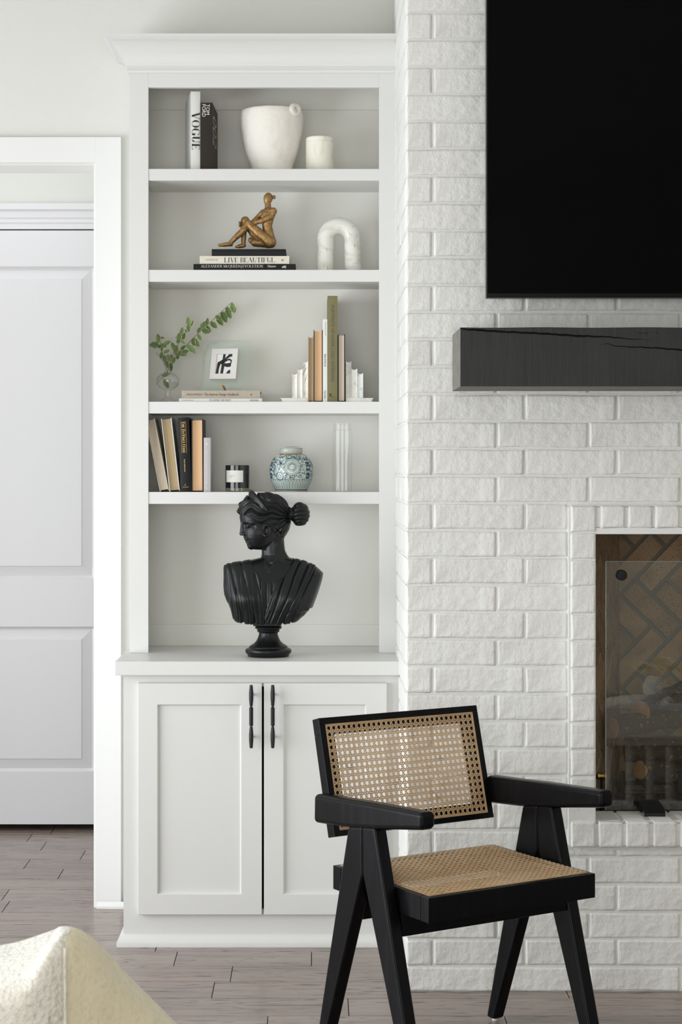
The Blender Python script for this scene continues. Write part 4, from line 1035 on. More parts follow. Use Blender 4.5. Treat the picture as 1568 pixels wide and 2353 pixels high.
t = thing('stone_candle_jar', 'small cylindrical cream alabaster jar with lid right of the pot', 'jar', (X(735, YQ), YQ, SH[1]))
hz = Z(317, YQ)-SH[1]; zl = Z(328, YQ)-SH[1]
MB().lathe([(.001, 0), (rc-.001, 0), (rc, .0015), (rc, zl-.001), (rc-.0012, zl), (.001, zl)], 56).build('jar_body', MT['alabaster'], t)
MB().lathe([(.001, zl), (rc-.0014, zl), (rc-.0002, zl+.0012), (rc-.0002, hz-.003), (rc-.003, hz), (.001, hz+.0008)], 56).build('lid', MT['alabaster'], t)
# ================================================================ MARBLE ARCH
YA = 6.0; s = YA/F
m = MB(); r = 19.2*s; cxa = X(779.5, YA); hw_ = 31.3*s; cz = Z(500, YA)-r-hw_
pts = [(cxa-hw_*1.04, YA, SH[2]+.0004), (cxa-hw_*1.02, YA, SH[2]+.03)] + [(cxa-hw_*math.cos(math.pi*k/22), YA, cz+hw_*math.sin(math.pi*k/22)) for k in range(23)] + [(cxa+hw_*1.02, YA, SH[2]+.03), (cxa+hw_*1.04, YA, SH[2]+.0004)]
m.tube(pts, r, 36)
tag(m.build('arch_sculpture', MT['marble']), 'white marble arch-shaped sculpture beside the bronze figure', 'sculpture')
# ================================================================ MARBLE BOOKENDS
def bookend(label, cols, base, mt, side):
    x0_, x1_ = X(base[0], YF), X(base[1], YF)
    t_ = thing('marble_bookend', label, 'bookend', ((x0_+x1_)/2, YF+.012, SH[3]), group='marble bookends')
    cx_ = (x0_+x1_)/2; zb_ = Z(914.3, YF)-SH[3]
    pl = [(x0_-cx_, 0), (x1_-cx_, 0), (x1_-cx_, zb_), (x0_-cx_, zb_)]
    e = .003
    pl = ([(x0_-cx_+e*1.5, 0), (x1_-cx_, 0), (x1_-cx_, zb_), (x0_-cx_, zb_), (x0_-cx_, zb_-e), (x0_-cx_+e, zb_-e*1.6)] if side < 0 else
          [(x0_-cx_, 0), (x1_-cx_-e*1.5, 0), (x1_-cx_-e, zb_-e*1.6), (x1_-cx_, zb_-e), (x1_-cx_, zb_), (x0_-cx_, zb_)])
    MB().prism(pl, 0, .10).build('base', MT['marble'] , t_, smooth=0)
    for i, (a, b_, yt) in enumerate(cols):
        xa, xb = X(a, YF)-cx_+.0002, X(b_, YF)-cx_-.0002; zt__ = Z(yt, YF)-SH[3]
        ar = [(xb+(xa-xb)*k/10, zt__-.0035*math.sin(math.pi*k/10)**.8) for k in range(11)]
        # vertical flute on the front: profile in x-y, extruded in z under a scooped top
        m_ = MB(); n_ = 10; rows_ = []
        fl_ = [(xa+(xb-xa)*k/n_, .008+.0028*math.sin(math.pi*k/n_)) for k in range(n_+1)]
        lo = [(p[0], p[1], zb_) for p in fl_] + [(xb, .088, zb_), (xa, .088, zb_)]
        hi = [(p[0], p[1], zt__-.0040*math.sin(math.pi*k/n_)**.8) for k, p in enumerate(fl_)] + [(xb, .088, zt__), (xa, .088, zt__)]
        nn = len(lo)
        m_.add(lo+hi, [(i_, (i_+1) % nn, nn+(i_+1) % nn, nn+i_) for i_ in range(nn)])
        back = [(p[0], .088, zt__-.0040*math.sin(math.pi*k/n_)**.8) for k, p in enumerate(fl_)]
        fr_ = [(p[0], p[1], zt__-.0040*math.sin(math.pi*k/n_)**.8) for k, p in enumerate(fl_)]
        m_.add(fr_+back, [(k, k+1, len(fr_)+k+1, len(fr_)+k) for k in range(n_)])
        m_.build('step', mt[i], t_, smooth=30, fix=False)
bookend('stepped white marble bookend at the left of the standing books', [(671, 683.2, 857.5), (683.2, 695.4, 846.5), (695.4, 708, 829)], (645.3, 708.0), [MT['marble']]*3, -1)
bookend('stepped grey-veined marble bookend at the right of the standing books', [(795.2, 808, 829), (808, 822, 846), (822, 835.2, 856)], (795.2, 858.5), [MT['marble'], MT['marble'], MT['marble_grey']], 1)
# ================================================================ GLASS PICTURE FRAME
YR = 6.02
fr = thing('glass_picture_frame', 'pale green glass photo frame with a black and white abstract print', 'frame', (X(511, YR), YR, ZB3), (0, 0, R(-13)))
LN = R(-17)
Ml = Matrix.Rotation(LN, 4, 'X')
def L_(p): return Ml @ Vector(p)
gw, gh = .160, .182
m = MB(); 
def rgx(i, yy): return [(-gw/2+i, yy, i), (gw/2-i, yy, i), (gw/2-i, yy, gh-i), (-gw/2+i, yy, gh-i)]
m.loft([rgx(0, .009), rgx(0, .006), rgx(.0, .004), rgx(.013, .0)], cap=True); m.tf(L_); m.build('glass_pane', MT['glass_green'], fr, smooth=0)
zc_ = .041; mw, mh = .0905, .107
m = MB(); i0 = (.0185, .0195)
ring_frame(m, -mw/2, mw/2, zc_, zc_+mh, -mw/2+.0185, mw/2-.0185, zc_+.019, zc_+mh-.019, -.010, -.0015, .0008)
m.tf(L_); m.build('mat_board', MT['paper'], fr, smooth=0)
pw, ph_ = mw/2-.0185, (zc_+.019, zc_+mh-.019)
m = MB().box(-pw, pw, -.0052, -.0025, *ph_); m.tf(L_); m.build('print', MT['paper_white'], fr, smooth=0)
m = MB()
def art(pts): 
    m.add([(-pw+(a-872)/216*2*pw, -.0056, ph_[1]-(b_-735)/250*(ph_[1]-ph_[0])) for a, b_ in pts], [tuple(range(len(pts)))])
art([(958, 735), (992, 735), (986, 800), (952, 812)])
art([(1042, 735), (1088, 735), (1088, 765), (1058, 768), (1010, 800), (992, 835), (960, 850), (938, 812), (985, 790), (1010, 762)])
art([(960, 800), (938, 812), (888, 838), (884, 872), (922, 868), (960, 850)])
art([(886, 860), (930, 850), (914, 920), (910, 985), (873, 985)])
art([(946, 815), (990, 820), (984, 900), (974, 985), (936, 985), (944, 900)])
art([(986, 852), (1078, 846), (1074, 893), (1030, 900), (984, 888)])
art([(1010, 800), (1052, 790), (1086, 812), (1062, 816), (1030, 814), (1000, 832), (992, 835)])
art([(1086, 812), (1078, 850), (1058, 850), (1068, 832), (1062, 816)])
art([(1018, 985), (1026, 962), (1048, 938), (1074, 934), (1070, 985)])
m.tf(L_); m.build('brush_strokes', MT['ink'], fr, smooth=0)
fi = (Matrix.Translation((X(511, YR), YR, ZB3)) @ Matrix.Rotation(R(-13), 4, 'Z')).inverted()
wp = lambda px, py, Y: fi @ Vector((X(px, Y), Y, Z(py, Y)))
m = MB(); m.tube([wp(518, 897.0, 5.985), wp(514.5, 889, 5.985), wp(511.5, 886, 5.985)], [.0042, .0032, .0026], 10)
m.build('peg', MT['twig'], fr)
m = MB(); m.tube([wp(511.8, 886.3, 5.985), wp(510, 883.5, 5.985), wp(508.6, 881.5, 5.985)], [.0027, .0024, .0012], 10); pg = m.build('peg_tip', MT['amber'], fr); pg['label'] = 'amber coloured tip'
# ================================================================ GLASS VASE AND BRANCHES
YV = 6.02; s = YV/F; vx_, vz_ = X(386, YV), SH[3]
V = lambda py: Z(py, YV)-vz_
outer = [(19*s, .0), (19.5*s, .0012), (15*s, V(918)), (7*s, V(913)), (5.2*s, V(908)), (6.5*s, V(903)), (5.0*s, V(899)), (8*s, V(897)), (16*s, V(893)), (24*s, V(886)), (27*s, V(877)), (25.5*s, V(868)), (19*s, V(861)), (10*s, V(857)), (7.0*s, V(852)), (7.2*s, V(846)), (11*s, V(836)), (18*s, V(824)), (24*s, V(816)), (28*s, V(812))]
outer = chaikin(outer, 1)
inner = [(max(r_-.0016, .0008), z_+(.0 if z_ > V(895) else 0)) for r_, z_ in outer if z_ > V(892)]
prof = [(.0005, 0)] + outer + [(28.2*s, V(811.5))] + list(reversed(inner)) + [(.0005, V(891))]
va = MB().lathe(prof, 48).build('glass_vase', MT['glass'], loc=(vx_, YV, vz_)); tag(va, 'clear glass bulb vase with a flared rim holding leafy branches', 'vase')
def leaf_mesh(seed):
    r_ = random.Random(seed); n_ = 14; out = []
    for i in range(n_+1):
        t_ = i/n_; w__ = .30*math.sin(math.pi*t_**.85)**.75 * (1+.07*(i % 2))
        out.append((w__, t_))
    m_ = MB(); rim = []
    L1 = [(-w__, t_) for w__, t_ in out]; R1 = [(w__, t_) for w__, t_ in out]
    def zf(x_, y_): return -.10*math.sin(math.pi*y_)*1 + .55*abs(x_)*.6 - .12*y_*y_
    for sg in (-1, 1):
        o_ = len(m_.v)
        for w__, t_ in out:
            for f_ in (0, .78, 1.0):
                m_.v.append((sg*w__*f_, t_, zf(w__*f_, t_)))
        for i in range(n_):
            a = o_+i*3
            m_.f.append((a, a+1, a+4, a+3)); m_.m.append(0)
            m_.f.append((a+1, a+2, a+5, a+4)); m_.m.append(1 if (i+seed+sg) % 5 else 0)
    return m_.mesh('leaf', [MT['leaf'], MT['leaf_edge']], 60, fix=False)
LM = [leaf_mesh(i) for i in range(4)]
rl = random.Random(9)
def branch(label, stem, leaves, yoff, r0=.0015, r1=.0006):
    z2 = lambda a, b_: (340+a*.17857, 680+b_*.17857)
    pts = []
    st = chaikin(stem, 2); n_ = len(st)
    for i, (a, b_) in enumerate(st):
        px, py = z2(a, b_); Y = YV+yoff*max(0, (1-py/ 860.0))*8*.05 + (0.0)
        pts.append(Vector((X(px, Y), Y, Z(py, Y))))
    base_ = pts[0].copy()
    t_ = thing('leafy_branch', label, 'branch', base_, group='branches in the glass vase')
    MB().tube([p-base_ for p in pts], [r0+(r1-r0)*i/(n_-1) for i in range(n_)], 6).build('stem', MT['stem'], t_)
    for a, b_, ang, ln in leaves:
        px, py = z2(a, b_)
        # nearest stem point -> attach
        j = min(range(n_), key=lambda k_: (st[k_][0]-a)**2+(st[k_][1]-b_)**2)
        Y = pts[j].y + rl.uniform(-.008, .004)
        d_ = Vector((math.cos(R(ang)), rl.uniform(-.35, .15), math.sin(R(ang)))).normalized()
        ln_m = ln*.17857*YV/F*1.12
        c_ = Vector((X(px, Y), Y, Z(py, Y)))
        nrm = Vector((rl.uniform(-.5, .5), -1, rl.uniform(-.1, .6))).normalized()
        xax = d_.cross(nrm).normalized(); nrm = xax.cross(d_).normalized()
        wd = rl.uniform(.85, 1.25)
        M_ = Matrix((( *xax,),)) if False else Matrix.Identity(4)
        for r_ in range(3): M_[r_][0] = xax[r_]*ln_m*wd; M_[r_][1] = d_[r_]*ln_m; M_[r_][2] = nrm[r_]*ln_m
        st_ = c_ - d_*ln_m*.5
        for r_ in range(3): M_[r_][3] = (st_-base_)[r_]
        o_ = link('leaf', LM[rl.randrange(4)], t_); o_.matrix_local = M_
        # petiole
branch('longest leafy branch reaching up to the right over the picture frame', [(235, 1010), (300, 890), (430, 715), (540, 590), (650, 480), (760, 380), (860, 285), (1000, 155), (1085, 80)],
 [(1092, 150, -80, 125), (1130-20, 165, -75, 90), (1045, 215, -65, 150), (985, 270, -62, 140), (995, 235, -50, 80), (930, 320, -55, 130), (915, 280, -25, 95), (850, 370, -45, 105), (768, 330, 80, 90), (715, 375, 62, 112), (662, 440, 60, 80), (775, 425, -48, 90), (750, 455, -12, 100), (665, 530, -65, 80), (588, 595, -80, 105), (622, 600, -55, 120), (562, 680, -45, 140), (450, 665, 55, 75), (475, 722, 20, 95), (450, 745, -10, 95), (395, 735, 30, 95), (385, 770, -100, 90)], .5)
branch('middle leafy branch with pale edged leaves rising from the vase', [(245, 990), (285, 870), (330, 740), (385, 630), (440, 550), (500, 455), (550, 385), (585, 330)],
 [(525, 330, 95, 112), (563, 355, 55, 80), (525, 415, -85, 90), (490, 450, 120, 40), (440, 455, 80, 95), (455, 520, -95, 95), (405, 520, 80, 90), (398, 570, 60, 85), (375, 537, 170, 40), (452, 590, -40, 80), (322, 645, 110, 92), (358, 690, -82, 115), (305, 800, -70, 90), (262, 800, 100, 90), (330, 830, -110, 90), (290, 920, -95, 110)], -.3)
branch('short leafy branch with broad dark leaves leaning over the left rim', [(250, 960), (215, 830), (180, 720), (168, 640), (155, 570), (135, 515)],
 [(82, 632, 178, 112), (130, 540, 95, 100), (130, 575, -100, 70), (185, 537, 0, 52), (243, 602, 25, 100), (205, 635, -25, 75), (148, 650, 190, 65), (180, 680, -90, 75), (240, 712, 25, 80), (170, 765, -100, 85), (215, 810, -85, 90), (240, 880, -80, 90)], -.9)
branch('submerged sprig with two leaves hanging inside the vase bulb', [(262, 960), (215, 1030), (165, 1060), (115, 1140)],
 [(228, 1010, 25, 95), (235, 1130, -65, 120)], .0, .0009, .0006)
# ================================================================ CANDLE, GINGER JAR, GLASS CYLINDER
YCn = 5.99; s = YCn/F; zc0 = SH[4]
t = thing('candle', 'black glass candle with a cream paper label', 'candle', (X(545.8, YCn), YCn, zc0))
r = 27.7*s; h = Z(1069, YCn)-zc0; zb = Z(1121.5, YCn)-zc0
MB().lathe([(.0005, .0006), (r-.0022, .0006), (r-.0006, .0022), (r-.0004, zb), (.0005, zb)], 64).build('glass_base', MT['candle_base'], t)
MB().lathe([(.0005, zb+.0002), (r-.0003, zb+.0002), (r, h-.0006), (r-.0008, h), (r-.0022, h-.0006), (r-.0024, h-.014), (.0005, h-.014)], 64).build('vessel', MT['candle_glass'], t)
MB().lathe([(.0005, h-.0139), (r-.003, h-.0139), (r-.003, h-.012), (.0005, h-.012)], 40).build('wax', MT['wax'], t)
def wrap(vs2, rad, cx2=0): return [( (rad)*math.sin(a/rad), -(rad)*math.cos(a/rad), b_) for a, b_ in vs2]
la, lb = (521-545.8)*s, (560-545.8)*s
aa, bb_ = math.asin(la/r)*r, math.asin(lb/r)*r
lz0, lz1 = Z(1108, YCn)-zc0, Z(1081, YCn)-zc0
m = MB(); n_ = 16
m.add(wrap([(aa+(bb_-aa)*k/n_, z_) for z_ in (lz0, lz1) for k in range(n_+1)], r+.0003), [(k, k+1, n_+2+k, n_+1+k) for k in range(n_)])
m.build('label', MT['label'], t, smooth=60)
for txt, u0, u1, v0, v1 in (('SANTAL', 1215, 1290, 893, 905), ('N 26', 1215, 1252, 916, 926)):
    vs, fs, W = text_geo(txt)
    ax0 = math.asin(((335+u0*.15944)-545.8)*s/r)*r; ax1 = math.asin(((335+u1*.15944)-545.8)*s/r)*r
    zz0 = Z(950+v1*.15944, YCn)-zc0; zz1 = Z(950+v0*.15944, YCn)-zc0
    m = MB(); m.add(wrap([(ax0+u/W*(ax1-ax0), zz0+v*(zz1-zz0)) for u, v in vs], r+.0005), fs); m.build('lettering', MT['ink_grey'], t, smooth=0, fix=False)
# ginger jar
YJ = 6.0; s = YJ/F; zj = SH[4]
t = thing('ginger_jar', 'blue and white porcelain ginger jar with a flat lid', 'jar', (X(669.7, YJ), YJ, zj))
J_ = lambda py: Z(py, YJ)-zj
jp = [(35.5*s, 0), (36.5*s, J_(1128)), (38.5*s, J_(1122.8)), (42*s, J_(1115)), (46*s, J_(1106.7)), (49.3*s, J_(1092)), (50.2*s, J_(1078.8)), (47.9*s, J_(1065.6)), (42.5*s, J_(1055)), (35.5*s, J_(1048)), (29*s, J_(1044)), (26*s, J_(1042.5))]
jpr = np.array(chaikin(jp, 3))
MB().lathe([(.0005, .0004)] + [tuple(p) for p in jpr] + [(24*s, J_(1041.5)), (.0005, J_(1041.5))], 96).build('jar_body', MT['celadon'], t, smooth=60)
zl = J_(1041.6)
MB().lathe([(.0005, zl), (24.5*s, zl), (25.6*s, zl+.001), (25.7*s, J_(1037))], 64, cap=False).build('lid_rim', MT['clay'], t)
MB().lathe([(25.7*s, J_(1037)), (26*s, J_(1031)), (25*s, J_(1029.3)), (18*s, J_(1026.5)), (8*s, J_(1025.3)), (.0005, J_(1025.2))], 64).build('lid', MT['celadon'], t)
MB().lathe([(35.6*s, -.0), (36.6*s, J_(1128)), (36.9*s, J_(1127.3))], 96, cap=False).tf(lambda p: Vector((p.x*1.004, p.y*1.004, p.z))).build('foot_rim', MT['clay'], t)
zmax = jpr[-1][1]
def jr(z_): return float(np.interp(z_, jpr[:, 1], jpr[:, 0]))
def js(th, z_, off=.00035):
    off += .0003
    r_ = jr(z_)+off; return (r_*math.sin(th), -r_*math.cos(th), z_)
RM = 50*s
dk, sf, pt = MB(), MB(), MB()
def blob(mb_, th, z_, ra, rz_, ang=0, n_=8, off=.00035):
    vs = []
    for k in range(n_):
        a = 2*math.pi*k/n_; u_, v_ = ra*math.cos(a), rz_*math.sin(a)
        uu = u_*math.cos(ang)-v_*math.sin(ang); vv_ = u_*math.sin(ang)+v_*math.cos(ang)
        z2 = min(max(z_+vv_, .004), zmax-.0005); vs.append(js(th+uu/jr(z_), z2, off))
    mb_.add(vs, [tuple(range(n_))])
def stroke(mb_, pts, wd, off=.0004):
    """pts (arc metres, z)"""
    L2 = []
    for i, (a, z_) in enumerate(pts):
        p, q_ = pts[max(i-1, 0)], pts[min(i+1, len(pts)-1)]
        dx, dz = q_[0]-p[0], q_[1]-p[1]; l = math.hypot(dx, dz) or 1; nx, nz = -dz/l*wd/2, dx/l*wd/2
        L2.append((js((a+nx)/jr(z_), min(max(z_+nz, .003), zmax), off), js((a-nx)/jr(z_), min(max(z_-nz, .003), zmax), off)))
    vs = [v for p in L2 for v in p]
    mb_.add(vs, [(2*i, 2*i+1, 2*i+3, 2*i+2) for i in range(len(L2)-1)])
u = s
zq = lambda zy: J_(960+zy*.14668)     # zoomed y -> height
aq = lambda zx, zy: math.asin(max(-.97, min(.97, ((600+zx*.14668)-669.7)*s/jr(zq(zy)))))
def polar(c_th, c_z, rad, a0, a1, n_=28, sq=1.0):
    r_ = jr(c_z); return [(c_th*r_+rad*math.cos(a0+(a1-a0)*k/n_), c_z+rad*sq*math.sin(a0+(a1-a0)*k/n_)) for k in range(n_+1)]
rj = random.Random(4)
for rep in range(3):
    ro = rep*2*math.pi/3
    rings = []
    for zx, zy, ra in ((490, 770, 19), (200, 790, 17), (300, 915, 9), (720, 740, 24)):
        th = aq(zx, zy)+ro; z_ = zq(zy); rings.append((th, z_, ra*u))
        if zx == 720: continue
        for f_ in ((1.0, .55) if ra > 10 else (1.0,)):
            stroke(dk, polar(th, z_, ra*u*f_, 0.3, 6.5), .0010)
        for k in range(int(ra*1.6)):
            a = 2*math.pi*k/int(ra*1.6); 
            for f_ in (1.12, .82, .38):
                rr3 = ra*u*f_*(1+.06*rj.uniform(-1, 1)); blob(dk if rj.random() < .5 else sf, th+rr3*math.cos(a)/jr(z_), z_+rr3*math.sin(a), .0017, .0009, a+rj.uniform(-1, 1), 6)
    # flower
    th, z_ = aq(318, 715)+ro, zq(715)
    for k in range(5):
        a = k*1.257+.35; blob(pt, th+.0095*math.cos(a)/jr(z_), z_+.0095*math.sin(a), .0072, .0058, a, 12, .00045)
        for rr5 in (-.5, 0, .5): stroke(sf, [(th*jr(z_)+.003*math.cos(a+rr5*.4), z_+.003*math.sin(a+rr5*.4)), (th*jr(z_)+.0115*math.cos(a+rr5), z_+.0115*math.sin(a+rr5))], .0011, .0007)
        c_th, c_z = th+.0105*math.cos(a)/jr(z_), z_+.0105*math.sin(a)
        stroke(dk, polar(c_th, c_z, .0066, 0, 6.3, 14, .85), .0006, .0006)
        m2_ = MB()
    blob(dk, th, z_, .0035, .003, 0, 10, .0006)
    # character block: solid squares with light centres and a ladder
    gth = aq(738, 800)+ro
    for yy0, yy1 in ((692, 762), (866, 952)):
        for dx in (-.0046, .0046):
            zc2 = zq((yy0+yy1)/2); r_ = jr(zc2)
            hw2, hh2 = .0040, (zq(yy0)-zq(yy1))/2
            for (a0, a1, b0, b1) in ((-hw2, hw2, hh2*.45, hh2), (-hw2, hw2, -hh2, -hh2*.45), (-hw2, -hw2*.38, -hh2, hh2), (hw2*.38, hw2, -hh2, hh2)):
                vs = [js(gth+(dx+p)/r_, zc2+q_, .0006) for p, q_ in ((a0, b0), (a1, b0), (a1, b1), (a0, b1))]; dk.add(vs, [(0, 1, 2, 3)])
    for yy, hh in ((812, .0014), (660, .0014), (628, .0010)):
        zc2 = zq(yy); r_ = jr(zc2)
        dk.add([js(gth+p/r_, zc2+q_, .0006) for p, q_ in ((-.0105, -hh), (.0105, -hh), (.0105, hh), (-.0105, hh))], [(0, 1, 2, 3)])
    for dx in (-.0075, -.0028, .0028, .0075):
        for yy, hh in ((812, .0045), (645, .0028)):
            zc2 = zq(yy); r_ = jr(zc2); dk.add([js(gth+(dx+p)/r_, zc2+q_, .0006) for p, q_ in ((-.0009, -hh), (.0009, -hh), (.0009, hh), (-.0009, hh))], [(0, 1, 2, 3)])
    # foliage filler
    for k in range(640):
        th = ro+rj.uniform(-math.pi/3, math.pi/3)+.2; z_ = rj.uniform(zq(955), zq(575))
        bad = False
        for a, b_, rad in rings[:3]:
            d_ = math.hypot((th-a)*jr(z_), z_-b_)
            if d_ < rad*1.05: bad = True
        if abs(th-gth)*jr(z_) < .0125: bad = True
        if math.hypot((th-aq(318, 715)-ro)*jr(z_), z_-zq(715)) < .017: bad = True
        if bad: continue
        blob(dk if rj.random() < .45 else sf, th, z_, rj.uniform(.0014, .0028), rj.uniform(.0007, .0013), rj.uniform(0, 3.1), 6)
nst = 84
for k in range(nst):
    a = 2*math.pi*k/nst+rj.uniform(-.008, .008)
    for off2 in (-.010, .010):
        if abs(off2) > 0 and True: pass
    wdt = .0012 if k % 2 else .0007
    za, zb_ = zq(1004), zq(1112)
    vs = []
    for z_ in (za, (za+zb_)/2, zb_):
        r_ = jr(z_); vs += [js(a-wdt/2/r_, z_), js(a+wdt/2/r_, z_)]
    (dk if k % 3 else sf).add(vs, [(0, 1, 3, 2), (2, 3, 5, 4)])
for k in range(44):
    a = 2*math.pi*k/44; stroke(dk, polar(a, zq(978), .0028, -.2, 3.4, 8), .0007); blob(sf, a, zq(982), .0016, .0014, 0, 8)
def band(mb_, z_, wd, r_off=.0004):
    n_ = 96; vs = [js(2*math.pi*k/n_, z_+e, r_off) for e in (-wd/2, wd/2) for k in range(n_)]
    mb_.add(vs, [(k, (k+1) % n_, n_+(k+1) % n_, n_+k) for k in range(n_)])
band(dk, zq(996), .0006); band(dk, zq(964), .0008); band(sf, zq(1128), .0022); band(dk, zq(1119), .0006); band(dk, zq(1135), .0006); band(dk, zq(570), .0010)
for mb_, z_, wd in ((sf, J_(1031.6), .0014), (sf, J_(1035.6), .0010)):
    n_ = 64; mb_.add([(26.15*s*math.cos(2*math.pi*k/n_), 26.15*s*math.sin(2*math.pi*k/n_), z_+e) for e in (-wd/2, wd/2) for k in range(n_)], [(k, (k+1) % n_, n_+(k+1) % n_, n_+k) for k in range(n_)])
dk.build('painted_pattern', MT['cobalt'], t, smooth=0); sf.build('painted_wash', MT['cobalt_soft'], t, smooth=0); pt.build('painted_petals', MT['petal'], t, smooth=0)
# glass cylinder
YQ = 6.0; s = YQ/F; r = 22.5*s; h = Z(988, YQ)-SH[4]; h2 = Z(973.5, YQ)-SH[4]
t = thing('glass_cylinder', 'tall clear glass cylinder with a glass stopper right of the ginger jar', 'vase', (X(787, YQ), YQ, SH[4]))
MB().lathe([(.0005, .0005), (r-.0008, .0005), (r, .0014), (r, h-.0006), (r-.0006, h), (.0005, h)], 72).build('cylinder', MT['glass_crystal'], t)
MB().lathe([(.0005, h+.0005), (r-.0035, h+.0005), (r-.003, h+.0012), (r-.003, h2-.0030), (r+.0006, h2-.0024), (r+.0006, h2), (.0005, h2+.0006)], 72).build('stopper', MT['glass_crystal'], t)
# ================================================================ CHAIR
CH = thing('cane_armchair', 'black ebonised wooden armchair with woven cane seat and backrest', 'chair', (.374, 4.5662, 0), (0, 0, .5495))
HW, HD, ZS, TB = .2515, .2097, .477, .060
BW = MT['black_wood']
def bprism(poly, a0, a1, fn, bev=.006, seg=3):
    m_ = MB(); m_.prism(poly, a0, a1, fn)
    bm = bmesh.new(); vs = [bm.verts.new(v) for v in m_.v]
    for f in m_.f: bm.faces.new([vs[i] for i in f])
    bmesh.ops.recalc_face_normals(bm, faces=bm.faces[:])
    bmesh.ops.bevel(bm, geom=bm.edges[:], offset=bev, segments=seg, affect='EDGES', profile=.5)
    o_ = MB(); o_.frombm(bm); o_.wn = True; return o_
sx_ = lambda a, b, y: (y, a, b)
for sg in (-1, 1):
    a0, a1 = (HW+.0005, HW+.0365) if sg > 0 else (-HW-.0365, -HW-.0005)
    rear = [(.084, .600), (.2405, .008), (.207, .008), (.019, .492), (.0215, .610)]
    front = [(.0215, .610), (.019, .492), (-.172, .008), (-.211, .008), (-.035, .616)]
    for poly in (rear, front):
        lg = bprism(poly, a0, a1, sx_, .008).build('leg', BW, CH, smooth=45)
        fx_ = sum(p[0] for p in poly if p[1] < .1)/2
        MB().lathe([(.007, 0), (.008, .001), (.008, .010)], 16, ((a0+a1)/2, fx_)).build('glide', MT['glide'], lg)
    top = [(-.2355, .6835), (-.12, .6780), (.0, .6715), (.12, .6630), (.241, .6560)]
    bot = [(.243, .5825), (.10, .594), (-.04, .612), (-.2355, .6425)]
    arm = bprism(top+bot, a0-.003, a1+.004, sx_, .0125, 5).build('armrest', BW, CH, smooth=50)
for yy in (-.085, .105):
    bprism([(yy-.014, .362), (yy+.014, .362), (yy+.014, .4165), (yy-.014, .4165)], -HW, HW, sx_, .003, 2).build('cross_rail', BW, CH)
z0, z1 = ZS-TB, ZS
sf_ = [MB().cbox(-HW, HW, -HD, -HD+.034, z0, z1, .0022), MB().cbox(-HW, HW, HD-.034, HD, z0, z1, .0022), MB().cbox(-HW, -HW+.034, -HD+.0345, HD-.0345, z0, z1, .0022), MB().cbox(HW-.034, HW, -HD+.0345, HD-.0345, z0, z1, .0022)]
for q_ in sf_: q_.build('seat_rail', BW, CH)
def strip(mb_, pts, wd, nrm, th=.0007):
    """thin flat cane along pts, width wd in the surface plane"""
    pts = [Vector(p) for p in pts]; n_ = len(pts); vs = []
    nr = Vector(nrm)
    for i, p in enumerate(pts):
        t_ = (pts[min(i+1, n_-1)]-pts[max(i-1, 0)]).normalized(); b_ = t_.cross(nr).normalized()*wd/2
        vs += [tuple(p-b_), tuple(p+b_), tuple(p+b_*.55+nr*th), tuple(p-b_*.55+nr*th)]
    fs = []
    for i in range(n_-1):
        a = 4*i
        for k in range(4): fs.append((a+k, a+(k+1) % 4, a+4+(k+1) % 4, a+4+k))
    mb_.add(vs, fs)
def cane(fn, nrm, w_, h_, nx, nz, sw_=.0023, gap=.0021, seg=1, dw=.0023, layer=.0007):
    """fn(u, v, off) -> point; w_,h_ size; nx,nz cells"""
    m_ = MB(); pu, pv = w_/nx, h_/nz; rc = random.Random(8)
    def line(u0, v0, u1, v1, wd, lay):
        pts = [fn(u0+(u1-u0)*k/seg, v0+(v1-v0)*k/seg, lay*layer) for k in range(seg+1)]
        strip(m_, pts, wd*rc.uniform(.92, 1.08), nrm)
    for i in range(nx+1):
        for e in (-gap, gap):
            u_ = min(max(i*pu+e, .0012), w_-.0012); j_ = rc.uniform(-.0002, .0002); line(u_+j_, 0, u_-j_, h_, sw_, 0)
    for i in range(nz+1):
        for e in (-gap, gap):
            v_ = min(max(i*pv+e, .0012), h_-.0012); j_ = rc.uniform(-.0002, .0002); line(0, v_+j_, w_, v_-j_, sw_, 1)
    for k in range(-nz-1, nx+1):
        # v/pv = u/pu - k - .5
        c_ = k+.5
        a = max(0, c_); b_ = min(nx, nz+c_)
        if b_-a > .2: line(a*pu, (a-c_)*pv, b_*pu, (b_-c_)*pv, dw, 2)
    for k in range(0, nx+nz+1):
        c_ = k+.5
        a = max(0, c_-nz); b_ = min(nx, c_)
        if b_-a > .2: line(a*pu, (c_-a)*pv, b_*pu, (c_-b_)*pv, dw, 3)
    return m_
# seat cane with a soft sag
cw, cdp = 2*HW-.026, 2*HD-.026
def sfn(u_, v_, o_):
    a, b_ = u_/cw, v_/cdp
    sag = .011*(math.sin(math.pi*min(max(a, 0), 1))**.9*math.sin(math.pi*min(max(b_, 0), 1))**.9)
    return (-cw/2+u_, -cdp/2+v_, ZS+.0004-sag+o_)
o = cane(sfn, (0, 0, 1), cw, cdp, 28, 23, seg=14, sw_=.0024, gap=.0019, dw=.0021).build('seat_webbing', MT['cane'], CH, smooth=0, fix=False); o['kind'] = 'stuff'
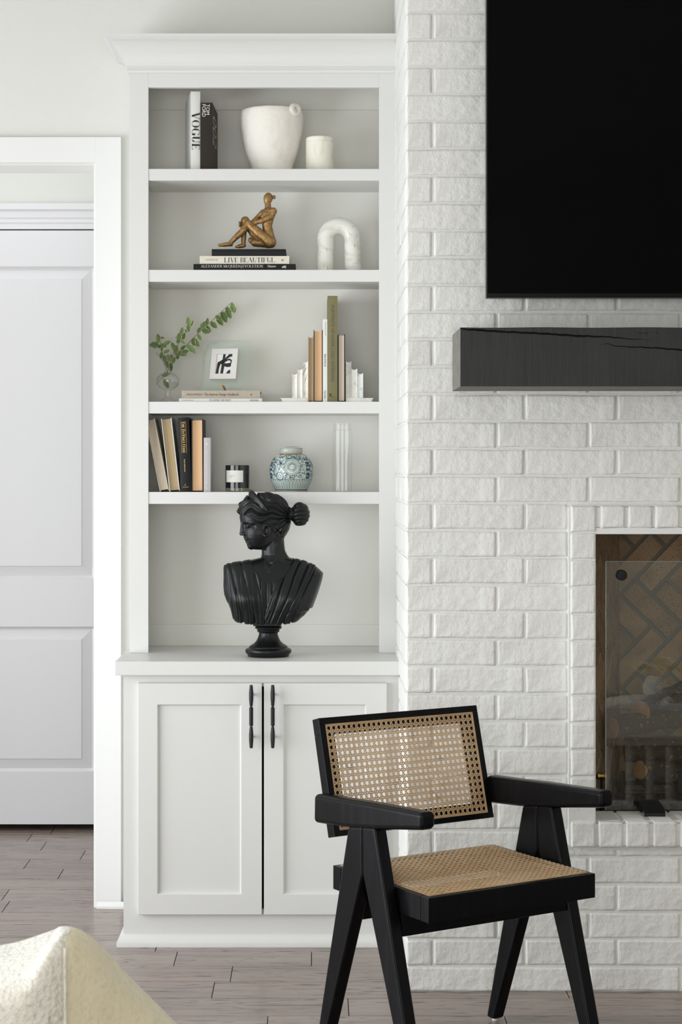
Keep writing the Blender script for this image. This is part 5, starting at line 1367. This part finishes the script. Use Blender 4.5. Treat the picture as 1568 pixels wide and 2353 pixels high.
# backrest
yB, zB, yT, zT = .2034, .5496, .2814, .8398
bh = math.hypot(yT-yB, zT-zB); up_ = Vector((0, (yT-yB)/bh, (zT-zB)/bh)); nf = Vector((0, -up_.z, up_.y))   # outward front normal
def bfn(u_, v_, o_): return tuple(Vector((-HW+.0008+u_, yB, zB)) + up_*v_ + nf*o_)
W2 = 2*HW-.0016
br = .0425
def brail(u0, u1, v0, v1):
    b_ = MB().cbox(u0, u1, v0, v1, -.031, -.0016, .0012); b_.tf(lambda p: Vector(bfn(p.x, p.y, p.z))); return b_
for q_ in ((0, W2, bh-br, bh), (0, W2, 0, br), (0, br, br+.0003, bh-br-.0003), (W2-br, W2, br+.0003, bh-br-.0003)):
    brail(*q_).build('back_rail', BW, CH)
ib = .0175
for q_ in ((0, W2, bh-ib, bh), (0, W2, 0, ib-.002), (0, ib, ib-.002, bh-ib), (W2-ib, W2, ib-.002, bh-ib)):
    b_ = MB().cbox(q_[0], q_[1], q_[2], q_[3], -.004, .0012, .0014); b_.tf(lambda p: Vector(bfn(p.x, p.y, p.z))); b_.build('back_border', BW, CH)
cwB, chB = W2-2*ib-.004, bh-2*ib-.002
def bcf(u_, v_, o_): return bfn(ib+.002+u_, ib-.000+v_, -.0014+o_*.7)
o = cane(bcf, tuple(nf), cwB, chB, 30, 16, seg=1, sw_=.0024, gap=.0021, dw=.0022).build('back_webbing', MT['cane'], CH, smooth=0, fix=False); o['kind'] = 'stuff'
m = MB()
for (a, b_, c_, d_) in ((-.002, -.002, cwB+.002, -.002), (-.002, chB+.001, cwB+.002, chB+.001), (-.001, -.002, -.001, chB+.002), (cwB+.001, -.002, cwB+.001, chB+.002)):
    strip(m, [bcf(a, b_, .0020), bcf(c_, d_, .0020)], .0042, tuple(nf), .0012)
m.build('cane_edging', MT['cane_dark'], CH, smooth=0)
# ================================================================ BRONZE FIGURE
YQ = 6.0; s = YQ/F
def P_(zx, zy, dy=0.0): return ((430+zx*.17219-590)*s, dy, Z(430+zy*.17219, YQ)-ZFIG)
u = .17219*s
ft = thing('bronze_figure', 'bronze figure of a seated nude woman hugging her knee on the book stack', 'sculpture', (X(590, YQ), YQ, ZFIG))
m = MB()
c = lambda a, ra, b_, rb_: cap(m, P_(*a), (ra*1.13+3)*u, P_(*b_), (rb_*1.13+3)*u)
ell(m, P_(1083, 150), (62*u, 56*u, 78*u), Matrix.Rotation(R(8), 3, 'Y'))
ell(m, P_(1062, 185), (38*u, 42*u, 44*u))
c((1078, 205), 33, (1082, 285), 37)
c((1082, 285), 37, (1085, 330), 60)
c((1150, 330, -.012), 44, (1030, 335, .012), 42)
ell(m, P_(1085, 370), (98*u, 82*u, 80*u), Matrix.Rotation(R(-12), 3, 'Y'))
c((1080, 400), 72, (1068, 520), 56)
c((1068, 520), 56, (1090, 640), 62)
c((1090, 640), 62, (1115, 735), 68)
ell(m, P_(1003, 395, -.006), (24*u, 24*u, 24*u)); ell(m, P_(940, 412, .008), (22*u, 22*u, 22*u))
# near arm
c((1160, 330, -.014), 38, (1120, 400, -.016), 34); c((1120, 400, -.016), 34, (1010, 455, -.017), 30); c((1010, 455, -.017), 31, (880, 490, -.012), 22); c((880, 490, -.012), 22, (800, 480, .003), 18)
# far arm
c((1010, 335, .014), 36, (930, 410, .018), 30); c((930, 410, .018), 28, (860, 470, .018), 22); c((860, 470, .018), 22, (735, 500, .010), 20)
for k in range(4): c((735, 470+k*16, .004-k*.001), 10, (700, 472+k*17, -.006), 9)
# near leg
c((1115, 745, -.012), 62, (960, 620, -.014), 56); c((960, 620, -.014), 56, (820, 495, -.013), 44)
c((818, 490, -.013), 42, (740, 600, -.013), 38); c((740, 600, -.013), 38, (640, 690, -.013), 30); c((640, 690, -.013), 30, (580, 755, -.013), 24)
c((585, 765, -.013), 26, (500, 775, -.013), 22); c((500, 778, -.013), 20, (432, 782, -.013), 15); ell(m, P_(590, 778, -.013), (26*u, 24*u, 20*u))
# far leg
c((1080, 745, .014), 55, (880, 600, .014), 50); c((880, 600, .014), 48, (775, 440, .012), 48)
c((770, 440, .012), 46, (755, 560, .012), 36); c((755, 560, .012), 36, (752, 740, .012), 24)
c((755, 770, .012), 26, (690, 785, .012), 20); c((690, 787, .012), 18, (652, 792, .012), 11)
c((1070, 745, .010), 50, (905, 735, .012), 46); c((905, 740, .012), 40, (850, 700, .012), 30)
ell(m, P_(1105, 750), (84*u, 88*u, 62*u))
for i in range(len(m.v)):
    if m.v[i][2] < .0004: m.v[i] = (m.v[i][0], m.v[i][1], .0004)
def fd(co, no):
    n_ = np.sin(co[:, 0]*900+np.sin(co[:, 2]*700)*2)*np.sin(co[:, 2]*820+co[:, 1]*600)
    return co + no*(n_*.00018)[:, None]
bd = remesh(m, 'body', MT['bronze'], .0009, 5, ft, fd)
m = MB(); cap(m, P_(1125, 140), 16*u, P_(1145, 138), 14*u); ell(m, P_(1160, 134), (25*u, 25*u, 27*u))
m.build('hair_bun', MT['bronze'], ft, smooth=60)
# ================================================================ BLACK BUST
YU = 5.80; s = YU/F; ZU = zct
bt_ = thing('classical_bust', 'black classical bust of a woman with hair bun and draped robe', 'bust', (X(617, YU), YU, ZU))
def PX(px, py, dy=0.0): return ((px-617)*s, dy*s, (1510.8-py)*s)
bp = [(.5, 1511), (47, 1511), (48, 1507), (50, 1505), (53, 1501), (53.4, 1498), (52, 1494.5), (47, 1492), (44.5, 1491), (44, 1488.5), (41, 1486), (34, 1482), (28, 1476), (24, 1468), (21.5, 1460), (21.8, 1457), (25, 1455), (26.2, 1452.5), (25.2, 1450), (26, 1449), (30, 1447.5), (31, 1444.5), (29.5, 1441.5), (27, 1440), (.5, 1439.4)]
MB().lathe([(a*s, (1511.0-b_)*s+.0001) for a, b_ in bp], 64).build('pedestal', MT['bust'], bt_, smooth=40)
MB().cbox(-32*s-.003, 32*s-.003, -26*s, 26*s, (1510.8-1439.6)*s, (1510.8-1425)*s, .0012).build('pedestal_block', MT['bust'], bt_)
m = MB()
# torso rows: py, left, right, front depth, back depth
T = [(1284, 602, 664, 22, 22), (1288, 584, 682, 27, 26), (1292, 562, 700, 33, 32), (1297, 530, 712, 38, 36), (1301, 515, 722, 42, 38), (1308, 513.8, 731, 46, 40), (1320, 514, 743.5, 52, 42), (1335, 514.6, 741, 57, 43), (1350, 515.2, 736.5, 61, 43), (1367, 517, 731, 65, 42), (1380, 522, 726.5, 66, 40), (1390, 527, 722.5, 65, 38), (1400, 530, 719, 64, 36), (1404.5, 531.5, 707, 63, 34), (1414, 534.5, 699.5, 61, 32), (1424, 538, 688, 58, 30), (1429.5, 545, 678, 56, 28), (1431.5, 556, 668, 54, 26)]
rings = []
nr_ = 120
TA = np.array(T, float); tys = np.unique(np.concatenate([np.linspace(1284, 1431.5, 60), [1401, 1404.5]]))
def sm_(c_, w_=5):
    q_ = np.interp(tys, TA[:, 0], TA[:, c_]); p_ = np.pad(q_, w_, mode='edge'); return np.convolve(p_, np.ones(2*w_+1)/(2*w_+1), 'valid')
dfs, dbs = sm_(3), sm_(4)
for py, df, db in zip(tys, dfs, dbs):
    xl_, xr_ = np.interp(py, TA[:, 0], TA[:, 1]), np.interp(py, TA[:, 0], TA[:, 2])
    ring = []
    mid, hf = (xl_+xr_)/2, (xr_-xl_)/2
    for k in range(nr_):
        a = 2*math.pi*k/nr_; ca_, sa_ = math.cos(a), math.sin(a)
        e = 2/2.9
        x_ = mid+hf*math.copysign(abs(ca_)**e, ca_); d_ = df if sa_ < 0 else db
        y_ = math.copysign(abs(sa_)**e, sa_)*d_
        ring.append(PX(x_, py, y_))
    rings.append(ring)
m.loft(list(reversed(rings)))
# breasts
# neck
NK = [(1225, 629, 24, 27), (1240, 628, 25, 27), (1255, 628, 26, 27), (1268, 628.8, 27, 28), (1278, 631, 29.5, 29), (1286, 633, 34, 32), (1294, 634, 42, 36), (1304, 630, 55, 34)]
m.loft([[PX(cx_+hw2*math.cos(2*math.pi*k/40), py, (hd*math.sin(2*math.pi*k/40))+(-2)) for k in range(40)] for py, cx_, hw2, hd in reversed(NK)])
cap(m, PX(612, 1316, -41), 6.5*s, PX(572, 1303, -34), 4*s); cap(m, PX(630, 1316, -42), 6.5*s, PX(668, 1300, -34), 4*s)
# skull and face, turned a little towards the viewer
PHI = R(20); cP, sP = math.cos(PHI), math.sin(PHI)
def PF(px, py, dy=0.0):
    a = (px-612)*1.035; return PX(612+a*cP-dy*sP, py, a*sP+dy*cP)
HR = [(1137, 590, 620, 14), (1141, 574, 637, 26), (1147, 565, 647, 33), (1155, 558, 655, 38), (1165, 554, 660, 41), (1178, 552.5, 663.5, 43), (1190, 552, 665.5, 43.5), (1198, 553, 666, 43), (1206, 556, 665.5, 41.5), (1214, 558, 664, 40.5), (1222, 559, 661, 39.5), (1230, 559.5, 656, 38.5), (1238, 561, 650, 36.5), (1246, 564, 644, 33.5), (1252, 567, 638, 30.5), (1257, 569, 632, 27), (1261, 572, 627, 23), (1264, 577, 622, 18), (1266, 586, 616, 11)]
rings = []
for py, xf, xb, hw2 in HR:
    ring = []
    for k in range(72):
        a = 2*math.pi*k/72; t_ = (1-math.cos(a))/2     # 0 at the front
        base_ = math.sin(a)
        shp = abs(base_)**(.88 if t_ < .5 else .82)
        ring.append(PF(xf+(xb-xf)*t_, py, math.copysign(shp, base_)*hw2))
    rings.append(ring)
m.loft(list(reversed(rings)))
# nose
m.loft([[PF(*p) for p in r_] for r_ in (
  [(557, 1199, -5), (552.3, 1199, 0), (557, 1199, 5), (568, 1199, 8), (568, 1199, -8)],
  [(557.5, 1212, -5), (551.3, 1212, 0), (557.5, 1212, 5), (568, 1212, 8), (568, 1212, -8)],
  [(556, 1223, -5.5), (550, 1223, 0), (556, 1223, 5.5), (568, 1223, 9), (568, 1223, -9)],
  [(554, 1229.5, -6), (549.0, 1229.5, 0), (554, 1229.5, 6), (567, 1230, 9.5), (567, 1230, -9.5)],
  [(555, 1232.6, -5), (550.6, 1232.8, 0), (555, 1232.6, 5), (566, 1233.5, 9), (566, 1233.5, -9)])])
for sg in (-1, 1):
    ell(m, PF(561.5, 1229.3, sg*7.5), (6*s, 4.2*s, 4.0*s))
    # brow ridge
    cap(m, PF(556.5, 1202.5, sg*7), 3.4*s, PF(561.5, 1200.2, sg*18), 4.0*s); cap(m, PF(561.5, 1200.2, sg*18), 4.0*s, PF(572, 1203.5, sg*31), 3.0*s)
    ell(m, PF(565.0, 1210.5, sg*18.5), (6.4*s, 8.2*s, 5.2*s))
ell(m, PF(565.5, 1239.6, 0), (5.2*s, 9*s, 3.0*s)); ell(m, PF(565.5, 1243, 0), (4.6*s, 11*s, 2.2*s)); ell(m, PF(568, 1248.2, 0), (4.6*s, 8.5*s, 2.7*s)); ell(m, PF(577.5, 1257.5, 0), (9.5*s, 13*s, 8.5*s))
m.loft([[PF(604-26*q_, 1265.2-1.0*q_, sg*(24-14*q_)) for sg in (-1, 1)]+[PF(604-26*q_, 1250, sg*(26-14*q_)) for sg in (1, -1)] for q_ in (0, .5, 1)])
# hair mass
ell(m, PX(618, 1172, 0), (49.5*s, 46*s, 36*s), Matrix.Rotation(R(14), 3, 'Y'))
ell(m, PX(642, 1208, 0), (24*s, 38*s, 27*s)); ell(m, PX(598, 1189, -17), (32*s, 30*s, 17*s), Matrix.Rotation(R(28), 3, 'Y')); ell(m, PX(598, 1189, 17), (32*s, 30*s, 17*s), Matrix.Rotation(R(28), 3, 'Y'))
for sg in (-1, 1):
    cap(m, PX(556, 1180, sg*6), 6*s, PX(572, 1186, sg*24), 7.5*s); cap(m, PX(572, 1186, sg*24), 7.5*s, PX(592, 1198, sg*34), 8*s); cap(m, PX(592, 1198, sg*34), 8*s, PX(612, 1206, sg*38), 6*s)
rk = random.Random(6)
for k in range(16):
    ell(m, PX(rk.uniform(549, 560), rk.uniform(1160, 1182), rk.uniform(-12, 8)), (4.2*s, 4.2*s, 4.2*s), seg=12)
for k in range(8): ell(m, PX(554+k*2.2, 1160-k*2.0, -6-k*.6), (4*s, 4*s, 4*s), seg=12)
# bun and tie
ell(m, PX(689.5, 1184.5, 0), (22.5*s, 23*s, 27.5*s)); 
m.tube([PX(660, 1184, 0), PX(676, 1185, 0)], [15*s, 15.5*s], 28)
# diadem
def dia(sg):
    n_ = 16; bo, to = [], []
    for k in range(n_+1):
        q_ = k/n_; an = q_*math.pi/2
        yy_ = sg*49*q_**.5
        bo.append((572+44*q_**1.1, 1150+25*q_**1.2, yy_))
        hh = 20*(1-q_)**1.0+1.5
        to.append((575+43*q_**1.1+hh*.10, 1150+25*q_**1.2-hh, yy_*1.0))
    return bo, to
dm = MB()
left_, right_ = dia(-1), dia(1)
bo = list(reversed(left_[0]))[:-1]+right_[0]; to = list(reversed(left_[1]))[:-1]+right_[1]
rgs = []
for b_, t_ in zip(bo, to):
    ox_ = (b_[0]-616); ke = min(1, abs(ox_)/12)
    b_ = (b_[0], b_[1], b_[2]*(.90+.10*ke)); t_ = (t_[0], t_[1], t_[2]*(.90+.10*ke))
    rgs.append([PX(616+ox_*1.04-1.5, b_[1]+2, b_[2]*1.13), PX(616+(t_[0]-616)*1.08-1.0, t_[1]-.5, t_[2]*1.15), PX(616+(t_[0]-616)*1.0+2, t_[1]+0, t_[2]*1.05), PX(616+ox_*.93+3, b_[1]+2, b_[2]*.98)])
dm.loft(rgs)
dm.build('diadem', MT['bust'], bt_, smooth=50)
# ear
for sg in (-1, 1):
    pts = [PF(599.5+6.5*math.cos(t_)-1.5*math.sin(t_), 1221+12.5*math.sin(t_), sg*(42.5+1.5*math.cos(t_))) for t_ in np.linspace(-2.9, 1.9, 16)]
    m.tube(pts, [2.6*s]*16, 8); ell(m, PF(596, 1232, sg*39), (3.5*s, 3*s, 4*s), seg=12)
def lerp(T_, y_): return np.interp(y_, [p[0] for p in T_], [p[1] for p in T_])
def bust_disp(co, no):
    px = co[:, 0]/s+617; py = 1510.8-co[:, 2]/s; dy = co[:, 1]/s
    d = np.zeros(len(co))
    # ---- drapery
    tor = (py > 1284) & (py < 1433)
    frontw = np.clip((-dy+6)/22, 0, 1)
    # right-hand group sweeping from the shoulder to the bottom centre
    ya = np.clip((py-1286)/145, 0, 1)
    xa = 664-62*ya**.85; xb = 736-58*ya**1.1
    uu = (px-xa)/(xb-xa)
    wr = np.exp(-((np.clip(uu, 0, 1)-uu)/.08)**2)
    wob = .35*np.sin(ya*5+uu*4)
    val = lambda q_, e_: (1-np.abs(np.sin(math.pi*q_)))**e_
    sh = .5+.5*np.sin(uu*9+1.0)
    fr_ = val(uu*4.3+wob*.6+.25*np.sin(ya*3), 3.0)
    fr2 = val(uu*7.6+ya*.9+wob+.3*np.sin(uu*5), 4.5)
    bre = np.exp(-(((px-684)/17)**2+((py-1383)/17)**2))
    dr = (-(5.4*fr_+2.6*fr2*sh)*(1-.30*ya)+1.5)*(1-.8*bre)
    xa2 = 520+20*ya; xb2 = 590+22*ya
    ul = (px-xa2)/(xb2-xa2); wl = np.exp(-((np.clip(ul, 0, 1)-ul)/.08)**2)
    bl = np.exp(-(((px-570)/17)**2+((py-1366)/24)**2))
    fl_ = val(ul*2.7+.45*np.sin(ya*3+1)*(1-ya)+.22, 3.0)
    fl2 = val(ul*6.1+ya*1.1+.2*np.sin(ya*6), 4.5)*np.clip(ya*1.8-.2, 0, 1)
    dl_ = (-(4.8*fl_*(.5+.5*ya)+2.4*fl2)+1.2)*(1-.85*bl)
    fm = -(3.0*val(px/13.5+ya*.8+.2*np.sin(ya*5), 3.5))
    wsum = wr+wl+1e-6
    both = np.where(wr > wl, dr*wr, dl_*wl)
    mid = (px > xb2) & (px < xa)
    dd_ = np.where(mid, fm, both)
    # neckline
    nl = np.interp(px, [560, 577, 590, 603, 614, 625, 640, 655, 668, 676], [1280, 1290, 1314, 1331, 1336, 1337, 1333, 1324, 1300, 1280])
    skin = (px > 575) & (px < 674) & (py < nl)
    soft = np.clip((py-nl)/3.0, 0, 1); soft = np.where((px > 575) & (px < 674), soft, 1)
    dd_ = dd_*soft + np.where(soft > .05, 1.6, 0)*soft
    # arm stump at the right: behind the band line
    band_x = np.interp(py, [1305, 1320, 1360, 1404], [727, 722, 712, 709])
    st_ = np.clip((px-band_x)/2.5, 0, 1); dd_ = dd_*(1-st_)-3.0*st_
    stl = np.clip((524-px)/5, 0, 1)*np.clip((1345-py)/20, 0, 1); dd_ = dd_*(1-stl)
    bul = 9*np.exp(-(((px-568)/26)**2+((py-1376)/24)**2))+9*np.exp(-(((px-676)/26)**2+((py-1378)/24)**2))-3*np.exp(-(((px-622)/20)**2+((py-1385)/35)**2))
    d += np.where(tor, (dd_+bul)*frontw, 0)
    # ---- hair
    hairline = np.interp(px, [548, 556, 566, 578, 590, 600, 612, 622, 636, 646, 655, 668], [1186, 1184, 1187, 1192, 1200, 1207, 1210, 1214, 1233, 1238, 1240, 1225])
    hair = (py < hairline) & (px > 545) & (px < 668) & (py < 1241)
    dia_y = 1150+26*np.clip((px-574)/42, 0, 1)**1.0
    ndia = ~((px > 570) & (px < 618) & (py < dia_y+1) & (py > dia_y-24))
    bx, bz = 670.0, 1186.0
    ang = np.arctan2(-(py-bz), -(px-bx)); dist = np.hypot(px-bx, py-bz)
    topw = np.clip((43-np.abs(dy))/43, 0, 1)
    ang2 = ang + .5*topw*np.sign(ang+1e-9)*0
    wav = .30*np.sin(dist/8.5+ang*1.5)*np.clip((dist-10)/40, .15, 1)
    ph1 = ang*10.5+dy*.085+wav*2.6
    h1_ = (1-np.abs(np.sin(ph1)))**1.2; h2_ = (1-np.abs(np.sin(ph1*2.3+1.0)))**1.6
    hd_ = -(4.2*h1_+1.5*h2_)+2.2
    d += np.where(hair & ndia, hd_, np.where(hair & ~ndia, -4.5, 0))
    bun = px > 676
    ab = np.arctan2(py-1184.5, dy)*1.0
    lat = (px-676)/36
    ph2 = (py-1184.5)*.30+np.sin(lat*3.2)*1.3+dy*.10
    d += np.where(bun & (py < 1260), -(3.0*(1-np.abs(np.sin(ph2)))**1.3)+1.0, 0)
    tie = (px > 663) & (px <= 676) & (py > 1160) & (py < 1210) & (np.abs(dy) < 20)
    d += np.where(tie, -.9*(1-np.abs(np.sin((px)*.7))), 0)
    neck = (py > 1236) & (py < 1322) & (dy < 0)
    sc_ = lambda x0_, y0_, x1_, y1_, w_: np.exp(-((np.abs((px-x0_)*(y1_-y0_)-(py-y0_)*(x1_-x0_))/math.hypot(x1_-x0_, y1_-y0_))/w_)**2)*np.clip((py-min(y0_, y1_))/8+1, 0, 1)*np.clip((max(y0_, y1_)-py)/8+1, 0, 1)
    d += np.where(neck, 2.2*sc_(645, 1240, 624, 1308, 4.5)+1.6*sc_(606, 1262, 616, 1308, 4), 0)
    # ---- face details, in the turned head frame
    ax_ = px-612; fx2 = 612+(ax_*cP+dy*sP)/1.035; fy2 = -ax_*sP+dy*cP
    g3_ = lambda x_, y_, z_, rx, ry, rz: np.exp(-(((fx2-x_)/rx)**2+((fy2-y_)/ry)**2+((py-z_)/rz)**2))
    for sg in (-1, 1):
        d += -4.2*g3_(560, sg*9.5, 1209, 5, 4.5, 5)          # inner eye corner
        d += -2.0*g3_(563, sg*18, 1205.8, 8, 9, 1.3)         # lid crease
        d += -1.6*g3_(563, sg*18, 1216.2, 8, 9, 1.6)
        d += -2.5*g3_(572, sg*30, 1211, 6, 5, 5)             # outer eye hollow
        d += 1.0*g3_(562, sg*17, 1208, 8, 9, .9) - .8*g3_(560.5, sg*17, 1210.6, 5, 7, 1.1)
        d += -1.8*g3_(560, sg*8.5, 1233, 3, 3, 2)            # nostril
        d += -2.0*g3_(568, sg*11.5, 1245, 4, 3, 2.5)         # mouth corner
        d += -4.5*g3_(598.5, sg*43, 1220, 3.4, 6, 7)           # ear hollow
    d += -2.2*g3_(562, 0, 1245.4, 7, 9, 1.0) - 1.8*g3_(566, 0, 1252.6, 5, 10, 2.4)
    return co + no*(d*s)[:, None]
remesh(m, 'figure', MT['bust'], .0011, 9, bt_, bust_disp)
# ================================================================ FOREGROUND ARMCHAIR (only the corner of its back is in view)
fa = thing('upholstered_chair', 'cream boucle upholstered chair back in the lower left foreground', 'armchair', (0, 0, 0))
def colring(px, py, Yf, th, R_=.035):
    zt2 = Z(py, Yf+th-R_*.8); x_ = X(px, Yf); pts = []
    for zf in (0.02, .35, .7, .85, .93, .97):
        pts.append((x_, Yf+.012*math.sin(math.pi*zf), zf*(zt2-R_)))
    for k in range(7):
        a = math.pi/2*k/6; pts.append((x_, Yf+R_*(1-math.cos(a)), zt2-R_+R_*math.sin(a)))
    for k in range(1, 7):
        a = math.pi/2*k/6; pts.append((x_, Yf+th-R_+R_*math.sin(a), zt2-R_+R_*math.cos(a)))
    for zf in (.8, .4, .02): pts.append((x_, Yf+th, zf*(zt2-R_)))
    return pts
def smoothcols(c_, n_=2): return [tuple(p) for p in chaikin(c_, n_)]
frt = smoothcols([(-620, 2420, 2.75, .30), (-560, 2300, 2.62, .32), (-400, 2215, 2.58, .34), (-200, 2185, 2.56, .34), (-60, 2168, 2.55, .34), (0, 2152, 2.55, .33), (60, 2133, 2.55, .33), (95, 2129, 2.56, .20), (128, 2127, 2.575, .12), (150, 2129, 2.59, .10)])
MB().loft([colring(*c_) for c_ in frt]).build('back_cushion', MT['boucle'], fa, smooth=70)
sde = smoothcols([(148, 2129, 2.588, .10), (166, 2133, 2.60, .10), (196, 2150, 2.625, .10), (228, 2180, 2.65, .10), (282, 2240, 2.70, .10), (335, 2290, 2.74, .10), (392, 2346, 2.78, .10), (460, 2410, 2.83, .09), (560, 2540, 2.9, .09), (600, 2640, 2.93, .07)])
sd = MB().loft([colring(*c_, R_=min(.03, c_[3]*.45)) for c_ in sde]).build('side_panel', MT['flannel'], fa, smooth=70); sd['label'] = 'smoother pale flannel side panel'
m = MB(); rn = colring(149, 2124, 2.583, .10); m.tube([Vector(p)+Vector((0, -.001, .0)) for p in rn[2:9]], .0022, 8); m.build('seam_piping', MT['boucle'], fa)
# ================================================================ COFFEE TABLE BESIDE THE CAMERA (seen mirrored in the fire screen)
tbx = thing('coffee_table', 'low fluted cream coffee table mirrored in the glass fire screen', 'table', (2.05, 1.95, 0))
MT['table'] = mat('table_lacquer', (0.62, 0.56, 0.48), 0.4)
MB().cbox(-.80, .80, -.70, .70, .275, .31, .006).build('tabletop', MT['table'], tbx)
MB().box(-.72, .72, -.62, .62, .0, .275).build('table_body', MT['table'], tbx)
for i in range(18):
    x_ = -.74+i*.087; MB().lathe([(.022, 0), (.022, .275)], 14, (x_, .64)).build('flute', MT['table'], tbx)
ob = thing('open_book', 'open picture book lying on the coffee table', 'book', (1.72, 1.55, .311), (0, 0, R(12)))
m = MB(); n_ = 14
for sg in (-1, 1):
    top_ = [(sg*.29*k/n_, .03*math.sin(math.pi*(k/n_)**.6)*.9+.004) for k in range(n_+1)]
    poly = top_ + [(sg*.29, 0), (0, 0)]
    m.prism(poly, -.18, .18)
m.build('page_block', MT['paper_white'], ob, smooth=40)
MB().add([(.05, -.15, .034), (.24, -.15, .024), (.24, .15, .024), (.05, .15, .034)], [(0, 1, 2, 3)]).build('picture', MT['photo'], ob, smooth=0)
fv = thing('flower_vase', 'low white vase of cream roses on the coffee table', 'vase', (1.76, 1.12+.2, .311))
MB().lathe([(.001, 0), (.05, 0), (.075, .03), (.08, .07), (.06, .11), (.045, .125), (.04, .12), (.055, .08), (.001, .02)], 32).build('vase_body', MT['paper_white'], fv)
MT['rose'] = mat('rose_petal', (0.82, 0.76, 0.58), 0.7)
rr_ = random.Random(3)
for i in range(11):
    a = rr_.uniform(0, 6.3); rad = rr_.uniform(0, .11); c_ = Vector((rad*math.cos(a)*1.5, rad*math.sin(a), .15+rr_.uniform(0, .05)-rad*.3)); m = MB()
    for k in range(14):
        an = k*2.4; pr3 = .006+.0023*k; tl = .25+.055*k
        pts = []; 
        for iu in range(4):
            row = []
            for iv in range(4):
                aa_ = an+(iu/3-.5)*1.5; hh = iv/3
                rr4 = pr3*(.5+hh*tl*1.3); row.append((c_.x+rr4*math.cos(aa_), c_.y+rr4*math.sin(aa_), c_.z+.032*hh*(1-.02*k)-.004*(iu-1.5)**2*hh))
            pts.append(row)
        m.loft(pts, cap=False, closed=False)
    m.build('rose', MT['rose'], fv, smooth=60)
